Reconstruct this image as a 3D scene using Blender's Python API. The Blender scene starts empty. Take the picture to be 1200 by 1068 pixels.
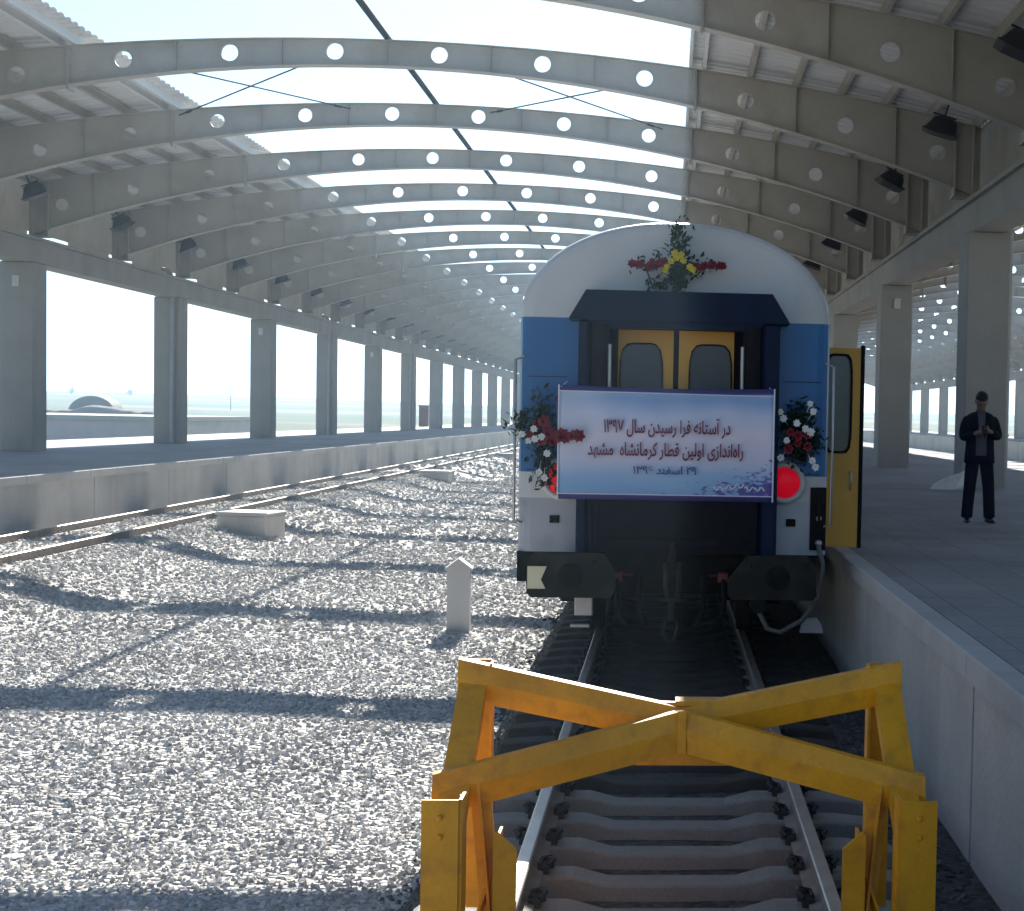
import bpy, math, random
import numpy as np
from mathutils import Vector, Matrix
random.seed(7); RNG = np.random.default_rng(7)
R = math.radians
SC = bpy.context.scene
COL = SC.collection

# ------------------------------------------------------------------ camera
cd = bpy.data.cameras.new('camera'); cam = bpy.data.objects.new('camera', cd); COL.objects.link(cam)
cd.sensor_fit = 'HORIZONTAL'; cd.sensor_width = 36.0; cd.lens = 1745.1 / 1200 * 36
cd.shift_x = -0.2533; cd.shift_y = 0.02345; cd.clip_start = 0.1; cd.clip_end = 20000
M3 = Matrix(((0.9974033859, -0.0177928014, -0.0697846829), (-0.0689838621, 0.0422256579, -0.9967237434),
             (0.0206812118, 0.9989496534, 0.0408885980)))
cam.matrix_world = Matrix.Translation((-0.0624, 0, 2.2574)) @ M3.to_4x4()
SC.camera = cam

# ------------------------------------------------------------------ sky, sun, exposure
SUN_EL, SUN_AZ = R(31.4), R(1.0)
w = bpy.data.worlds.new('World'); SC.world = w; w.use_nodes = True
nt = w.node_tree; nt.nodes.clear()
out = nt.nodes.new('ShaderNodeOutputWorld'); bg = nt.nodes.new('ShaderNodeBackground')
sky = nt.nodes.new('ShaderNodeTexSky'); sky.sky_type = 'NISHITA'; sky.sun_disc = False
sky.sun_elevation = SUN_EL; sky.sun_rotation = SUN_AZ
sky.air_density = 1.0; sky.dust_density = 0.1; sky.ozone_density = 3.0
bg.inputs['Strength'].default_value = 0.05
nt.links.new(sky.outputs[0], bg.inputs[0]); nt.links.new(bg.outputs[0], out.inputs[0])
sd = bpy.data.lights.new('sun', 'SUN'); sd.energy = 5.0; sd.angle = R(0.4); sd.color = (1.0, .95, .87)
sun = bpy.data.objects.new('sun', sd); COL.objects.link(sun)
sv = Vector((math.sin(SUN_AZ) * math.cos(SUN_EL), math.cos(SUN_AZ) * math.cos(SUN_EL), math.sin(SUN_EL)))
sun.rotation_euler = sv.to_track_quat('Z', 'Y').to_euler()
SC.view_settings.view_transform = 'Standard'; SC.view_settings.look = 'None'
SC.view_settings.exposure = 1.45; SC.view_settings.gamma = 1.0
SC.cycles.max_bounces = 8; SC.cycles.diffuse_bounces = 5

# ------------------------------------------------------------------ materials
def mat(name, col, rough=.6, metal=0., var=.12, scale=3., bump=0., bscale=40., fine=.0, dirt=None, dscale=1.2, damt=.5,
        spec=.5, streak=False):
    m = bpy.data.materials.new(name); m.use_nodes = True
    n = m.node_tree.nodes; L = m.node_tree.links
    b = n['Principled BSDF']; b.inputs['Roughness'].default_value = rough; b.inputs['Metallic'].default_value = metal
    b.inputs['Specular IOR Level'].default_value = spec
    tc = n.new('ShaderNodeTexCoord')
    def noise(sc, det=4, src=None):
        t = n.new('ShaderNodeTexNoise'); t.inputs['Scale'].default_value = sc; t.inputs['Detail'].default_value = det
        L.new(src or tc.outputs['Object'], t.inputs['Vector']); return t
    a = noise(scale)
    mr = n.new('ShaderNodeMapRange'); mr.inputs['From Min'].default_value = .3; mr.inputs['From Max'].default_value = .7
    mr.inputs['To Min'].default_value = 1 - var; mr.inputs['To Max'].default_value = 1 + var
    L.new(a.outputs['Fac'], mr.inputs['Value'])
    mx = n.new('ShaderNodeMix'); mx.data_type = 'RGBA'; mx.blend_type = 'MULTIPLY'; mx.inputs['Factor'].default_value = 1
    mx.inputs['A'].default_value = (*col, 1); L.new(mr.outputs[0], mx.inputs['B'])
    cur = mx.outputs['Result']
    if fine:
        f = noise(bscale, 3); fr = n.new('ShaderNodeMapRange'); fr.inputs['From Min'].default_value = .3
        fr.inputs['From Max'].default_value = .7; fr.inputs['To Min'].default_value = 1 - fine; fr.inputs['To Max'].default_value = 1 + fine
        L.new(f.outputs['Fac'], fr.inputs['Value'])
        m2 = n.new('ShaderNodeMix'); m2.data_type = 'RGBA'; m2.blend_type = 'MULTIPLY'; m2.inputs['Factor'].default_value = 1
        L.new(cur, m2.inputs['A']); L.new(fr.outputs[0], m2.inputs['B']); cur = m2.outputs['Result']
    if dirt:
        src = None
        if streak:
            mp = n.new('ShaderNodeMapping'); mp.inputs['Scale'].default_value = (1, 1, .12)
            L.new(tc.outputs['Object'], mp.inputs['Vector']); src = mp.outputs[0]
        d = noise(dscale, 6, src); dr = n.new('ShaderNodeMapRange'); dr.inputs['From Min'].default_value = .5
        dr.inputs['From Max'].default_value = .72; dr.inputs['To Max'].default_value = damt
        L.new(d.outputs['Fac'], dr.inputs['Value'])
        m3 = n.new('ShaderNodeMix'); m3.data_type = 'RGBA'; L.new(dr.outputs[0], m3.inputs['Factor'])
        L.new(cur, m3.inputs['A']); m3.inputs['B'].default_value = (*dirt, 1); cur = m3.outputs['Result']
    L.new(cur, b.inputs['Base Color'])
    if bump:
        bn = noise(bscale, 4); bp = n.new('ShaderNodeBump'); bp.inputs['Strength'].default_value = bump
        bp.inputs['Distance'].default_value = .02
        L.new(bn.outputs['Fac'], bp.inputs['Height']); L.new(bp.outputs[0], b.inputs['Normal'])
    return m

M = {}
M['steel'] = mat('canopy_paint', (.45, .43, .385), .55, var=.10, scale=.8, fine=.03, bscale=12, dirt=(.30, .26, .20), dscale=.9, damt=.6)
M['sheet'] = mat('roof_sheet', (.74, .75, .75), .5, var=.06, scale=.6)
M['conc'] = mat('concrete', (.50, .485, .46), .85, var=.10, scale=1.3, bump=.25, bscale=30, fine=.08, dirt=(.26, .25, .23), dscale=.9, damt=.5, streak=True)
M['column'] = mat('column_concrete', (.40, .385, .35), .8, var=.08, scale=1.1, bump=.12, bscale=25, fine=.05, dirt=(.27, .25, .22), dscale=.8, damt=.4, streak=True)
M['deck'] = mat('platform_paving', (.30, .30, .31), .75, var=.13, scale=.45, bump=.15, bscale=18, fine=.1, dirt=(.18, .18, .19), dscale=.5, damt=.55)
def pave(m):
    n = m.node_tree.nodes; L = m.node_tree.links; b = n['Principled BSDF']; src = b.inputs['Base Color'].links[0].from_socket
    tc = n.new('ShaderNodeTexCoord'); br = n.new('ShaderNodeTexBrick'); br.inputs['Scale'].default_value = 1.6
    br.inputs['Mortar Size'].default_value = .012; br.inputs['Color1'].default_value = (1, 1, 1, 1); br.inputs['Color2'].default_value = (.86, .86, .87, 1)
    br.inputs['Mortar'].default_value = (.6, .6, .6, 1); br.inputs['Brick Width'].default_value = .8; br.inputs['Row Height'].default_value = .8; br.offset = 0
    L.new(tc.outputs['Object'], br.inputs['Vector']); mx = n.new('ShaderNodeMix'); mx.data_type = 'RGBA'; mx.blend_type = 'MULTIPLY'
    mx.inputs['Factor'].default_value = 1; L.new(src, mx.inputs['A']); L.new(br.outputs['Color'], mx.inputs['B']); L.new(mx.outputs['Result'], b.inputs['Base Color'])
pave(M['deck'])
M['coping'] = mat('coping_stone', (.46, .45, .44), .75, var=.08, scale=1.5, bump=.15, bscale=30, dirt=(.30, .29, .28), dscale=2, damt=.4)
M['rail'] = mat('rail_steel', (.62, .58, .53), .38, metal=.85, var=.1, scale=6)
M['railside'] = mat('rail_rust', (.27, .23, .20), .8, var=.2, scale=8)
M['sleeper'] = mat('sleeper_concrete', (.26, .245, .225), .85, var=.1, scale=5, bump=.2, bscale=60, fine=.1, dirt=(.20, .18, .15), dscale=4, damt=.6)
M['sleeper_shaded'] = mat('shaded_sleeper_concrete', (.055, .05, .045), .85, var=.2, scale=5, bump=.2, bscale=60, fine=.1, dirt=(.03, .027, .024), dscale=4, damt=.7)  # sleeper concrete darkened to paint in the train's shade
M['clip'] = mat('rail_clip_iron', (.03, .028, .026), .6, var=.2, scale=20)
M['yellow'] = mat('yellow_paint', (.78, .335, .003), .5, var=.12, scale=4, bump=.12, bscale=50, fine=.04, dirt=(.45, .18, .02), dscale=11.0, damt=.5)
M['white'] = mat('coach_white', (.60, .60, .61), .32, var=.05, scale=1.3, dirt=(.42, .40, .36), dscale=1.3, damt=.55, streak=True)
M['blue'] = mat('coach_blue', (.008, .125, .34), .3, var=.08, scale=1.5, dirt=(.03, .12, .30), dscale=2, damt=.4, streak=True)
M['skirt'] = mat('coach_grey', (.40, .41, .44), .45, var=.08, scale=2, dirt=(.25, .24, .23), dscale=3, damt=.5)
M['navy'] = mat('portal_navy', (.006, .014, .042), .6, spec=.15, var=.15, scale=4)
M['rubber'] = mat('black_rubber', (.009, .009, .012), .8, spec=.12, var=.2, scale=6, bump=.1)
M['under'] = mat('underframe_black', (.012, .0115, .011), .85, spec=.12, var=.3, scale=8, bump=.2, dirt=(.03, .025, .02), dscale=6, damt=.7)
M['bufplate'] = mat('buffer_plate', (.017, .017, .014), .7, spec=.2, var=.2, scale=6, dirt=(.045, .04, .03), dscale=5, damt=.7)
M['doory'] = mat('coach_door_yellow', (.66, .33, .03), .42, var=.06, scale=3)
M['cream'] = mat('patch_cream', (.72, .66, .42), .5, var=.08)
M['metal'] = mat('bare_metal', (.45, .45, .46), .4, metal=.7, var=.1, scale=10)
M['hosered'] = mat('red_tap', (.12, .015, .012), .5, var=.1)
M['hose'] = mat('grey_hose', (.12, .12, .11), .6, var=.15, scale=10)
M['leaf'] = mat('bouquet_leaf', (.012, .034, .020), .5, var=.5, scale=14, spec=.3)
M['redfl'] = mat('red_petals', (.21, .008, .026), .55, var=.25, scale=25)
M['yelfl'] = mat('yellow_petals', (.75, .62, .05), .55, var=.15, scale=25)
M['whtfl'] = mat('white_petals', (.80, .80, .78), .55, var=.08, scale=25)
M['dark'] = mat('black_plastic', (.022, .022, .024), .45, var=.1)
M['suit'] = mat('suit_cloth', (.012, .013, .022), .9, var=.15, scale=8, bump=.15, bscale=60, spec=.2)
M['shirt'] = mat('shirt_cloth', (.13, .115, .14), .9, var=.08, scale=8, spec=.2)
M['trouser'] = mat('trouser_cloth', (.010, .013, .024), .9, var=.15, scale=8, bump=.15, bscale=60, spec=.2)
M['skin'] = mat('skin', (.30, .17, .115), .55, var=.06, scale=12)
M['hair'] = mat('hair', (.010, .009, .009), .6, var=.2, scale=60)
M['shoe'] = mat('shoe_leather', (.012, .011, .011), .35, var=.1)
M['plaster'] = mat('shed_plaster', (.78, .58, .54), .85, var=.08, scale=.4, dirt=(.6, .44, .41), dscale=.5, damt=.5)
M['roofslab'] = mat('shed_roof', (.5, .47, .43), .85, var=.08, scale=.3)
M['dome'] = mat('vault_shed', (.07, .075, .06), .8, var=.15, scale=.6)
M['bank'] = mat('earth_bank', (.10, .085, .07), .95, var=.25, scale=.5)
M['cabinet'] = mat('red_cabinet', (.22, .05, .05), .5, var=.1)
M['galv'] = mat('galvanised', (.42, .43, .44), .5, metal=.4, var=.1)
M['plastic'] = mat('white_sheeting', (.70, .70, .68), .5, var=.08, scale=6)
M['bark'] = mat('bark', (.09, .07, .05), .9, var=.2, scale=6)
M['crown'] = mat('tree_leaves', (.05, .075, .035), .7, var=.35, scale=3)

def simple_glass(name, col, rough=.08):
    m = bpy.data.materials.new(name); m.use_nodes = True; n = m.node_tree.nodes; L = m.node_tree.links
    b = n['Principled BSDF']; b.inputs['Roughness'].default_value = rough; b.inputs['Specular IOR Level'].default_value = .6
    t = n.new('ShaderNodeTexNoise'); t.inputs['Scale'].default_value = 5; tc = n.new('ShaderNodeTexCoord')
    L.new(tc.outputs['Object'], t.inputs['Vector'])
    cr = n.new('ShaderNodeValToRGB'); cr.color_ramp.elements[0].color = (*[c * .8 for c in col], 1); cr.color_ramp.elements[1].color = (*[c * 1.2 for c in col], 1)
    L.new(t.outputs['Fac'], cr.inputs['Fac']); L.new(cr.outputs[0], b.inputs['Base Color']); return m
M['glass'] = simple_glass('dark_window_glass', (.035, .038, .055))
M['doorglass'] = simple_glass('door_glass', (.10, .13, .12), .12)

def lamp_mat():
    m = bpy.data.materials.new('tail_lamp_red'); m.use_nodes = True; n = m.node_tree.nodes; L = m.node_tree.links
    b = n['Principled BSDF']; b.inputs['Roughness'].default_value = .25
    t = n.new('ShaderNodeTexVoronoi'); t.inputs['Scale'].default_value = 60; tc = n.new('ShaderNodeTexCoord')
    L.new(tc.outputs['Object'], t.inputs['Vector'])
    cr = n.new('ShaderNodeValToRGB'); cr.color_ramp.elements[0].color = (.72, .004, .018, 1); cr.color_ramp.elements[1].color = (.55, .003, .012, 1)
    L.new(t.outputs['Distance'], cr.inputs['Fac']); L.new(cr.outputs[0], b.inputs['Base Color'])
    b.inputs['Emission Color'].default_value = (1, .005, .03, 1); b.inputs['Emission Strength'].default_value = .10; b.inputs['Specular IOR Level'].default_value = .15
    return m
M['lamp'] = lamp_mat()

def ballast_mat(name, island, dark=1.0):
    m = bpy.data.materials.new(name); m.use_nodes = True; n = m.node_tree.nodes; L = m.node_tree.links
    b = n['Principled BSDF']; b.inputs['Roughness'].default_value = .9; b.inputs['Specular IOR Level'].default_value = .25
    tc = n.new('ShaderNodeTexCoord')
    cr = n.new('ShaderNodeValToRGB'); e = cr.color_ramp.elements
    e[0].color = (.36, .35, .335, 1); e[1].color = (.76, .745, .72, 1)
    x = e.new(.5); x.color = (.55, .54, .52, 1)
    if island:
        g = n.new('ShaderNodeNewGeometry'); L.new(g.outputs['Random Per Island'], cr.inputs['Fac'])
    else:
        v = n.new('ShaderNodeTexVoronoi'); v.inputs['Scale'].default_value = 17
        L.new(tc.outputs['Object'], v.inputs['Vector']); L.new(v.outputs['Color'], cr.inputs['Fac'])
        bp = n.new('ShaderNodeBump'); bp.inputs['Strength'].default_value = 1.; bp.inputs['Distance'].default_value = .05
        L.new(v.outputs['Distance'], bp.inputs['Height']); bp.invert = True; L.new(bp.outputs[0], b.inputs['Normal'])
    t = n.new('ShaderNodeTexNoise'); t.inputs['Scale'].default_value = .5; t.inputs['Detail'].default_value = 5
    L.new(tc.outputs['Object'], t.inputs['Vector'])
    mr = n.new('ShaderNodeMapRange'); mr.inputs['From Min'].default_value = .3; mr.inputs['From Max'].default_value = .7
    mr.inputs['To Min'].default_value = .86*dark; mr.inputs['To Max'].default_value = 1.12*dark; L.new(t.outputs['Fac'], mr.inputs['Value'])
    mx = n.new('ShaderNodeMix'); mx.data_type = 'RGBA'; mx.blend_type = 'MULTIPLY'; mx.inputs['Factor'].default_value = 1
    L.new(cr.outputs[0], mx.inputs['A']); L.new(mr.outputs[0], mx.inputs['B']); L.new(mx.outputs['Result'], b.inputs['Base Color'])
    return m
M['ballast'] = ballast_mat('ballast_bed', False); M['stone'] = ballast_mat('ballast_stones', True)
M['stone_shaded'] = ballast_mat('shaded_ballast_stones', True, .20); M['bed_shaded'] = ballast_mat('shaded_ballast_bed', False, .17)  # darker ballast copies: train's shade painted into the near track bed

def field_mat():
    m = bpy.data.materials.new('dry_field'); m.use_nodes = True; n = m.node_tree.nodes; L = m.node_tree.links
    b = n['Principled BSDF']; b.inputs['Roughness'].default_value = .95; b.inputs['Specular IOR Level'].default_value = .1
    tc = n.new('ShaderNodeTexCoord'); mp = n.new('ShaderNodeMapping'); mp.inputs['Scale'].default_value = (.35, 1, 1)
    L.new(tc.outputs['Object'], mp.inputs['Vector'])
    t = n.new('ShaderNodeTexNoise'); t.inputs['Scale'].default_value = .02; t.inputs['Detail'].default_value = 8
    L.new(mp.outputs[0], t.inputs['Vector'])
    cr = n.new('ShaderNodeValToRGB'); e = cr.color_ramp.elements
    e[0].position = .38; e[0].color = (.08, .10, .04, 1); e[1].position = .64; e[1].color = (.24, .19, .11, 1)
    x = e.new(.5); x.color = (.10, .12, .05, 1)
    L.new(t.outputs['Fac'], cr.inputs['Fac'])
    L.new(cr.outputs[0], b.inputs['Base Color']); return m
M['field'] = field_mat()
M['road'] = mat('pale_concrete_road', (.34, .32, .28), .9, var=.08, scale=.2)
M['hill'] = mat('far_hills', (.22, .23, .22), .95, var=.15, scale=.002)

def banner_mat():
    m = bpy.data.materials.new('banner_print'); m.use_nodes = True; n = m.node_tree.nodes; L = m.node_tree.links
    b = n['Principled BSDF']; b.inputs['Roughness'].default_value = .5
    uv = n.new('ShaderNodeTexCoord'); sp = n.new('ShaderNodeSeparateXYZ'); L.new(uv.outputs['UV'], sp.inputs[0])
    ns = n.new('ShaderNodeTexNoise'); ns.inputs['Scale'].default_value = 3.; ns.inputs['Detail'].default_value = 3
    L.new(uv.outputs['UV'], ns.inputs['Vector'])
    ad = n.new('ShaderNodeMath'); ad.operation = 'MULTIPLY_ADD'; ad.inputs[1].default_value = .16; ad.inputs[2].default_value = -.08
    L.new(ns.outputs['Fac'], ad.inputs[0])
    a2 = n.new('ShaderNodeMath'); a2.operation = 'ADD'; L.new(sp.outputs['Y'], a2.inputs[0]); L.new(ad.outputs[0], a2.inputs[1])
    cr = n.new('ShaderNodeValToRGB'); el = cr.color_ramp.elements
    el[0].position = 0; el[0].color = (.40, .42, .62, 1); el[1].position = 1; el[1].color = (.46, .56, .76, 1)
    for p, c in ((.08, (.24, .42, .66)), (.22, (.33, .50, .72)), (.36, (.64, .62, .76)), (.58, (.74, .68, .80)), (.74, (.58, .63, .82)), (.88, (.25, .40, .68)), (.95, (.30, .46, .72))):
        q = el.new(p); q.color = (*c, 1)
    L.new(a2.outputs[0], cr.inputs['Fac'])
    # pale left side
    pl = n.new('ShaderNodeMapRange'); pl.inputs['From Min'].default_value = .0; pl.inputs['From Max'].default_value = .3
    pl.inputs['To Min'].default_value = .65; pl.inputs['To Max'].default_value = 0; L.new(sp.outputs['X'], pl.inputs['Value'])
    up = n.new('ShaderNodeMapRange'); up.inputs['From Min'].default_value = .2; up.inputs['From Max'].default_value = .5; L.new(sp.outputs['Y'], up.inputs['Value'])
    mu = n.new('ShaderNodeMath'); mu.operation = 'MULTIPLY'; L.new(pl.outputs[0], mu.inputs[0]); L.new(up.outputs[0], mu.inputs[1])
    m1 = n.new('ShaderNodeMix'); m1.data_type = 'RGBA'; L.new(mu.outputs[0], m1.inputs['Factor']); L.new(cr.outputs[0], m1.inputs['A'])
    m1.inputs['B'].default_value = (.66, .68, .80, 1)
    # lilac flower speckle toward the lower right corner
    v = n.new('ShaderNodeTexVoronoi'); v.inputs['Scale'].default_value = 22; L.new(uv.outputs['UV'], v.inputs['Vector'])
    n2 = n.new('ShaderNodeTexNoise'); n2.inputs['Scale'].default_value = 26; n2.inputs['Detail'].default_value = 3; L.new(uv.outputs['UV'], n2.inputs['Vector'])
    dx = n.new('ShaderNodeMath'); dx.operation = 'MULTIPLY_ADD'; dx.inputs[1].default_value = 1.0; dx.inputs[2].default_value = -.42; L.new(sp.outputs['X'], dx.inputs[0])
    dy = n.new('ShaderNodeMath'); dy.operation = 'MULTIPLY_ADD'; dy.inputs[1].default_value = -1.35; L.new(sp.outputs['Y'], dy.inputs[0]); L.new(dx.outputs[0], dy.inputs[2])
    nz = n.new('ShaderNodeMath'); nz.operation = 'MULTIPLY_ADD'; nz.inputs[1].default_value = 1.4; nz.inputs[2].default_value = -.78; L.new(n2.outputs['Fac'], nz.inputs[0])
    sm = n.new('ShaderNodeMath'); sm.operation = 'ADD'; L.new(dy.outputs[0], sm.inputs[0]); L.new(nz.outputs[0], sm.inputs[1])
    th = n.new('ShaderNodeMapRange'); th.inputs['From Min'].default_value = .10; th.inputs['From Max'].default_value = .24; th.inputs['To Max'].default_value = .9
    L.new(sm.outputs[0], th.inputs['Value'])
    c2 = n.new('ShaderNodeValToRGB'); c2.color_ramp.elements[0].color = (.62, .58, .80, 1); c2.color_ramp.elements[1].color = (.10, .05, .32, 1)
    c2.color_ramp.elements[0].position = .15; c2.color_ramp.elements[1].position = .45
    L.new(v.outputs['Distance'], c2.inputs['Fac'])
    m2 = n.new('ShaderNodeMix'); m2.data_type = 'RGBA'; L.new(th.outputs[0], m2.inputs['Factor']); L.new(m1.outputs['Result'], m2.inputs['A']); L.new(c2.outputs[0], m2.inputs['B'])
    L.new(m2.outputs['Result'], b.inputs['Base Color']); return m
M['banner'] = banner_mat()
M['bannerhem'] = mat('banner_hem_navy', (.05, .04, .18), .5, var=.1)
M['letter'] = mat('maroon_lettering', (.17, .006, .05), .5, var=.05)
M['letter2'] = mat('blue_lettering', (.03, .06, .28), .5, var=.05)
M['letter3'] = mat('white_lettering', (.75, .74, .85), .5, var=.05)

# ------------------------------------------------------------------ mesh helpers
class MB:
    def __init__(s): s.v = []; s.f = []; s.m = []; s.sm = []
    def add(s, vs, fs, mi=0, smooth=False):
        o = len(s.v); s.v += [tuple(p) for p in vs]
        for f in fs: s.f.append(tuple(i + o for i in f)); s.m.append(mi); s.sm.append(smooth)
    def box(s, x0, x1, y0, y1, z0, z1, mi=0):
        s.add([(x0,y0,z0),(x1,y0,z0),(x1,y1,z0),(x0,y1,z0),(x0,y0,z1),(x1,y0,z1),(x1,y1,z1),(x0,y1,z1)],
              [(0,3,2,1),(4,5,6,7),(0,1,5,4),(1,2,6,5),(2,3,7,6),(3,0,4,7)], mi)
    def bbox(s, x0, x1, y0, y1, z0, z1, b=.02, mi=0):          # box with chamfered vertical and top edges
        pts = []
        for z, i in ((z0, 0), (z1 - b, 0), (z1, b)):
            pts.append([(x0+i+b,y0+i,z),(x1-i-b,y0+i,z),(x1-i,y0+i+b,z),(x1-i,y1-i-b,z),(x1-i-b,y1-i,z),(x0+i+b,y1-i,z),(x0+i,y1-i-b,z),(x0+i,y0+i+b,z)])
        s.loft(pts, mi=mi, caps=True)
    def loft(s, rings, mi=0, caps=True, smooth=False, closed=True):
        n = len(rings[0]); vs = [p for r in rings for p in r]; fs = []
        for k in range(len(rings) - 1):
            for i in range(n if closed else n - 1):
                j = (i + 1) % n
                fs.append((k*n+i, k*n+j, (k+1)*n+j, (k+1)*n+i))
        s.add(vs, fs, mi, smooth)
        if caps:
            s.add(rings[0], [tuple(range(n))[::-1]], mi); s.add(rings[-1], [tuple(range(n))], mi)
    def prism(s, prof, d0, d1, axis='y', mi=0):                 # 2D profile extruded along an axis
        def P(a, b, c): return {'y': (a, c, b), 'x': (c, a, b), 'z': (a, b, c)}[axis]
        s.loft([[P(a, b, d0) for a, b in prof], [P(a, b, d1) for a, b in prof]], mi)
    def tube(s, pts, r, n=8, mi=0, caps=True):
        pts = [Vector(p) for p in pts]; rr = r if isinstance(r, (list, tuple)) else [r] * len(pts); rings = []
        up = None
        for i, p in enumerate(pts):
            t = (pts[min(i+1, len(pts)-1)] - pts[max(i-1, 0)]).normalized()
            if up is None:
                up = Vector((0,0,1)) if abs(t.z) < .9 else Vector((1,0,0))
            a = t.cross(up).normalized(); up = a.cross(t).normalized()
            rings.append([p + (a * math.cos(2*math.pi*k/n) + up * math.sin(2*math.pi*k/n)) * rr[i] for k in range(n)])
        s.loft(rings, mi, caps, True)
    def lathe(s, prof, c, axis='z', n=16, mi=0):
        rings = []
        for r, h in prof:
            ring = []
            for k in range(n):
                a = 2*math.pi*k/n; u, v = r*math.cos(a), r*math.sin(a)
                ring.append({'z': (c[0]+u, c[1]+v, c[2]+h), 'y': (c[0]+u, c[1]+h, c[2]+v), 'x': (c[0]+h, c[1]+u, c[2]+v)}[axis])
            rings.append(ring)
        s.loft(rings, mi, True, True)
    def beam(s, a, b, prof, up=(0,0,1), mi=0):                  # 2D profile swept from a to b
        a, b = Vector(a), Vector(b); t = (b-a).normalized(); x = t.cross(Vector(up)).normalized(); y = x.cross(t)
        s.loft([[p + x*u + y*v for u, v in prof] for p in (a, b)], mi)
    def build(s, name, mats, parent=None):
        me = bpy.data.meshes.new(name); me.from_pydata(s.v, [], s.f)
        for m in (mats if isinstance(mats, (list, tuple)) else [mats]): me.materials.append(M[m])
        me.polygons.foreach_set('material_index', s.m); me.polygons.foreach_set('use_smooth', s.sm); me.update()
        import bmesh
        if len(s.f) < 60000:
            bm = bmesh.new(); bm.from_mesh(me); bmesh.ops.recalc_face_normals(bm, faces=bm.faces); bm.to_mesh(me); bm.free()
        o = bpy.data.objects.new(name, me); COL.objects.link(o)
        if parent: o.parent = parent
        return o

def tag(o, label=None, cat=None, group=None, kind=None):
    if label: o['label'] = label
    if cat: o['category'] = cat
    if group: o['group'] = group
    if kind: o['kind'] = kind
    return o
def empty(name, loc=(0,0,0), label=None, cat=None, group=None, rz=0):
    o = bpy.data.objects.new(name, None); COL.objects.link(o); o.location = loc; o.rotation_euler.z = rz; o.empty_display_size = .2
    return tag(o, label, cat, group)
def copy_tree(o, parent=None):
    c = o.copy(); COL.objects.link(c); c.parent = parent
    for ch in list(o.children): copy_tree(ch, c)
    return c
def cp(o, parent, loc):
    c = o.copy(); COL.objects.link(c); c.parent = parent; c.location = loc; return c

# ------------------------------------------------------------------ shared dimensions (metres, rail top = 0, camera at y = 0)
AX = -5.72; HALF = 12.045; Y0 = 30.18; DY = 6.08; K0, K1 = -4, 30
YA, YB = Y0 + K0*DY - 2, Y0 + K1*DY + 2
PZ = .94; GZ = -.5; PL = -11.65; PR = 1.66; PR2 = 9.9; FP = 25.2
TL = -10.58

# ------------------------------------------------------------------ setting: land, hills, road
def land():
    n = 144; rad = [0, 45, 90, 130, 180, 240, 310, 390, 480, 560, 700, 1100, 1700, 2500, 3300]
    vs = []; fs = []
    for r in rad[1:]:
        for k in range(n):
            a = 2*math.pi*k/n; x, y = r*math.cos(a), r*math.sin(a)
            z = -.75 + float(np.interp(r, [0, 130, 560, 1200, 4000], [0, 0, 6.6, 2, 2]))*(1 + .12*math.sin(a*3+1) + .10*math.sin(a*11 + r*.01))
            vs.append((x, y + 60, z))
    vs.append((0, 60, -.75)); c = len(vs) - 1
    for k in range(n): fs.append((c, k, (k+1) % n))
    for q in range(len(rad) - 2):
        for k in range(n):
            j = (k+1) % n; fs.append((q*n+k, (q+1)*n+k, (q+1)*n+j, q*n+j))
    mb = MB(); mb.add(vs, fs, 0, True); return tag(mb.build('ground', 'field'), kind='structure')
land()
def hills():
    mb = MB(); n = 120; rings = [[], [], []]
    for k in range(n + 1):
        a = R(20) + R(140)*k/n
        h = 26 + 5*math.sin(k*.21) + 3.5*math.sin(k*.53+1) + 1.5*math.sin(k*1.3) + (9 if a > R(98) else 0)
        for i, (r, z) in enumerate(((2600, 0), (2900, h*.75), (3200, h))):
            rings[i].append((r*math.cos(a), r*math.sin(a), z))
    mb.loft(rings, 0, False, True, False); return tag(mb.build('hills', 'hill'), kind='structure')
hills()
mb = MB(); mb.add([(-58,-20,-.72),(-51,-20,-.72),(-54,330,-.55),(-61,330,-.55)], [(0,1,2,3)])
tag(mb.build('road', 'road'), kind='structure')

# ------------------------------------------------------------------ setting: platforms
def platform(x0, x1, name):
    mb = MB(); e = .14
    yy = YA
    while yy < YB+20: mb.box(x0+.06, x1-.06, yy+.012, yy+4.53, -.9, PZ-.14); yy += 4.56
    mb.box(x0+.1, x1-.1, YA, YB+20, -.9, PZ-.145)
    mb.box(x0+e+.034, x1-e-.034, YA, YB+20, PZ-.14, PZ, 1)
    for s, x in ((1, x0), (-1, x1)):
        y = YA
        while y < YB+20:                        # coping slabs with open joints
            a, b = sorted((x, x + s*(e+.03))); mb.bbox(a, b, y+.006, y+1.494, PZ-.15, PZ+.004, .012, 2); y += 1.5
    return tag(mb.build(name, ['conc', 'deck', 'coping']), kind='structure')
platform(-22.3, PL, 'platform'); platform(PR, PR2, 'platform'); platform(FP, 35.0, 'platform')

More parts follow.
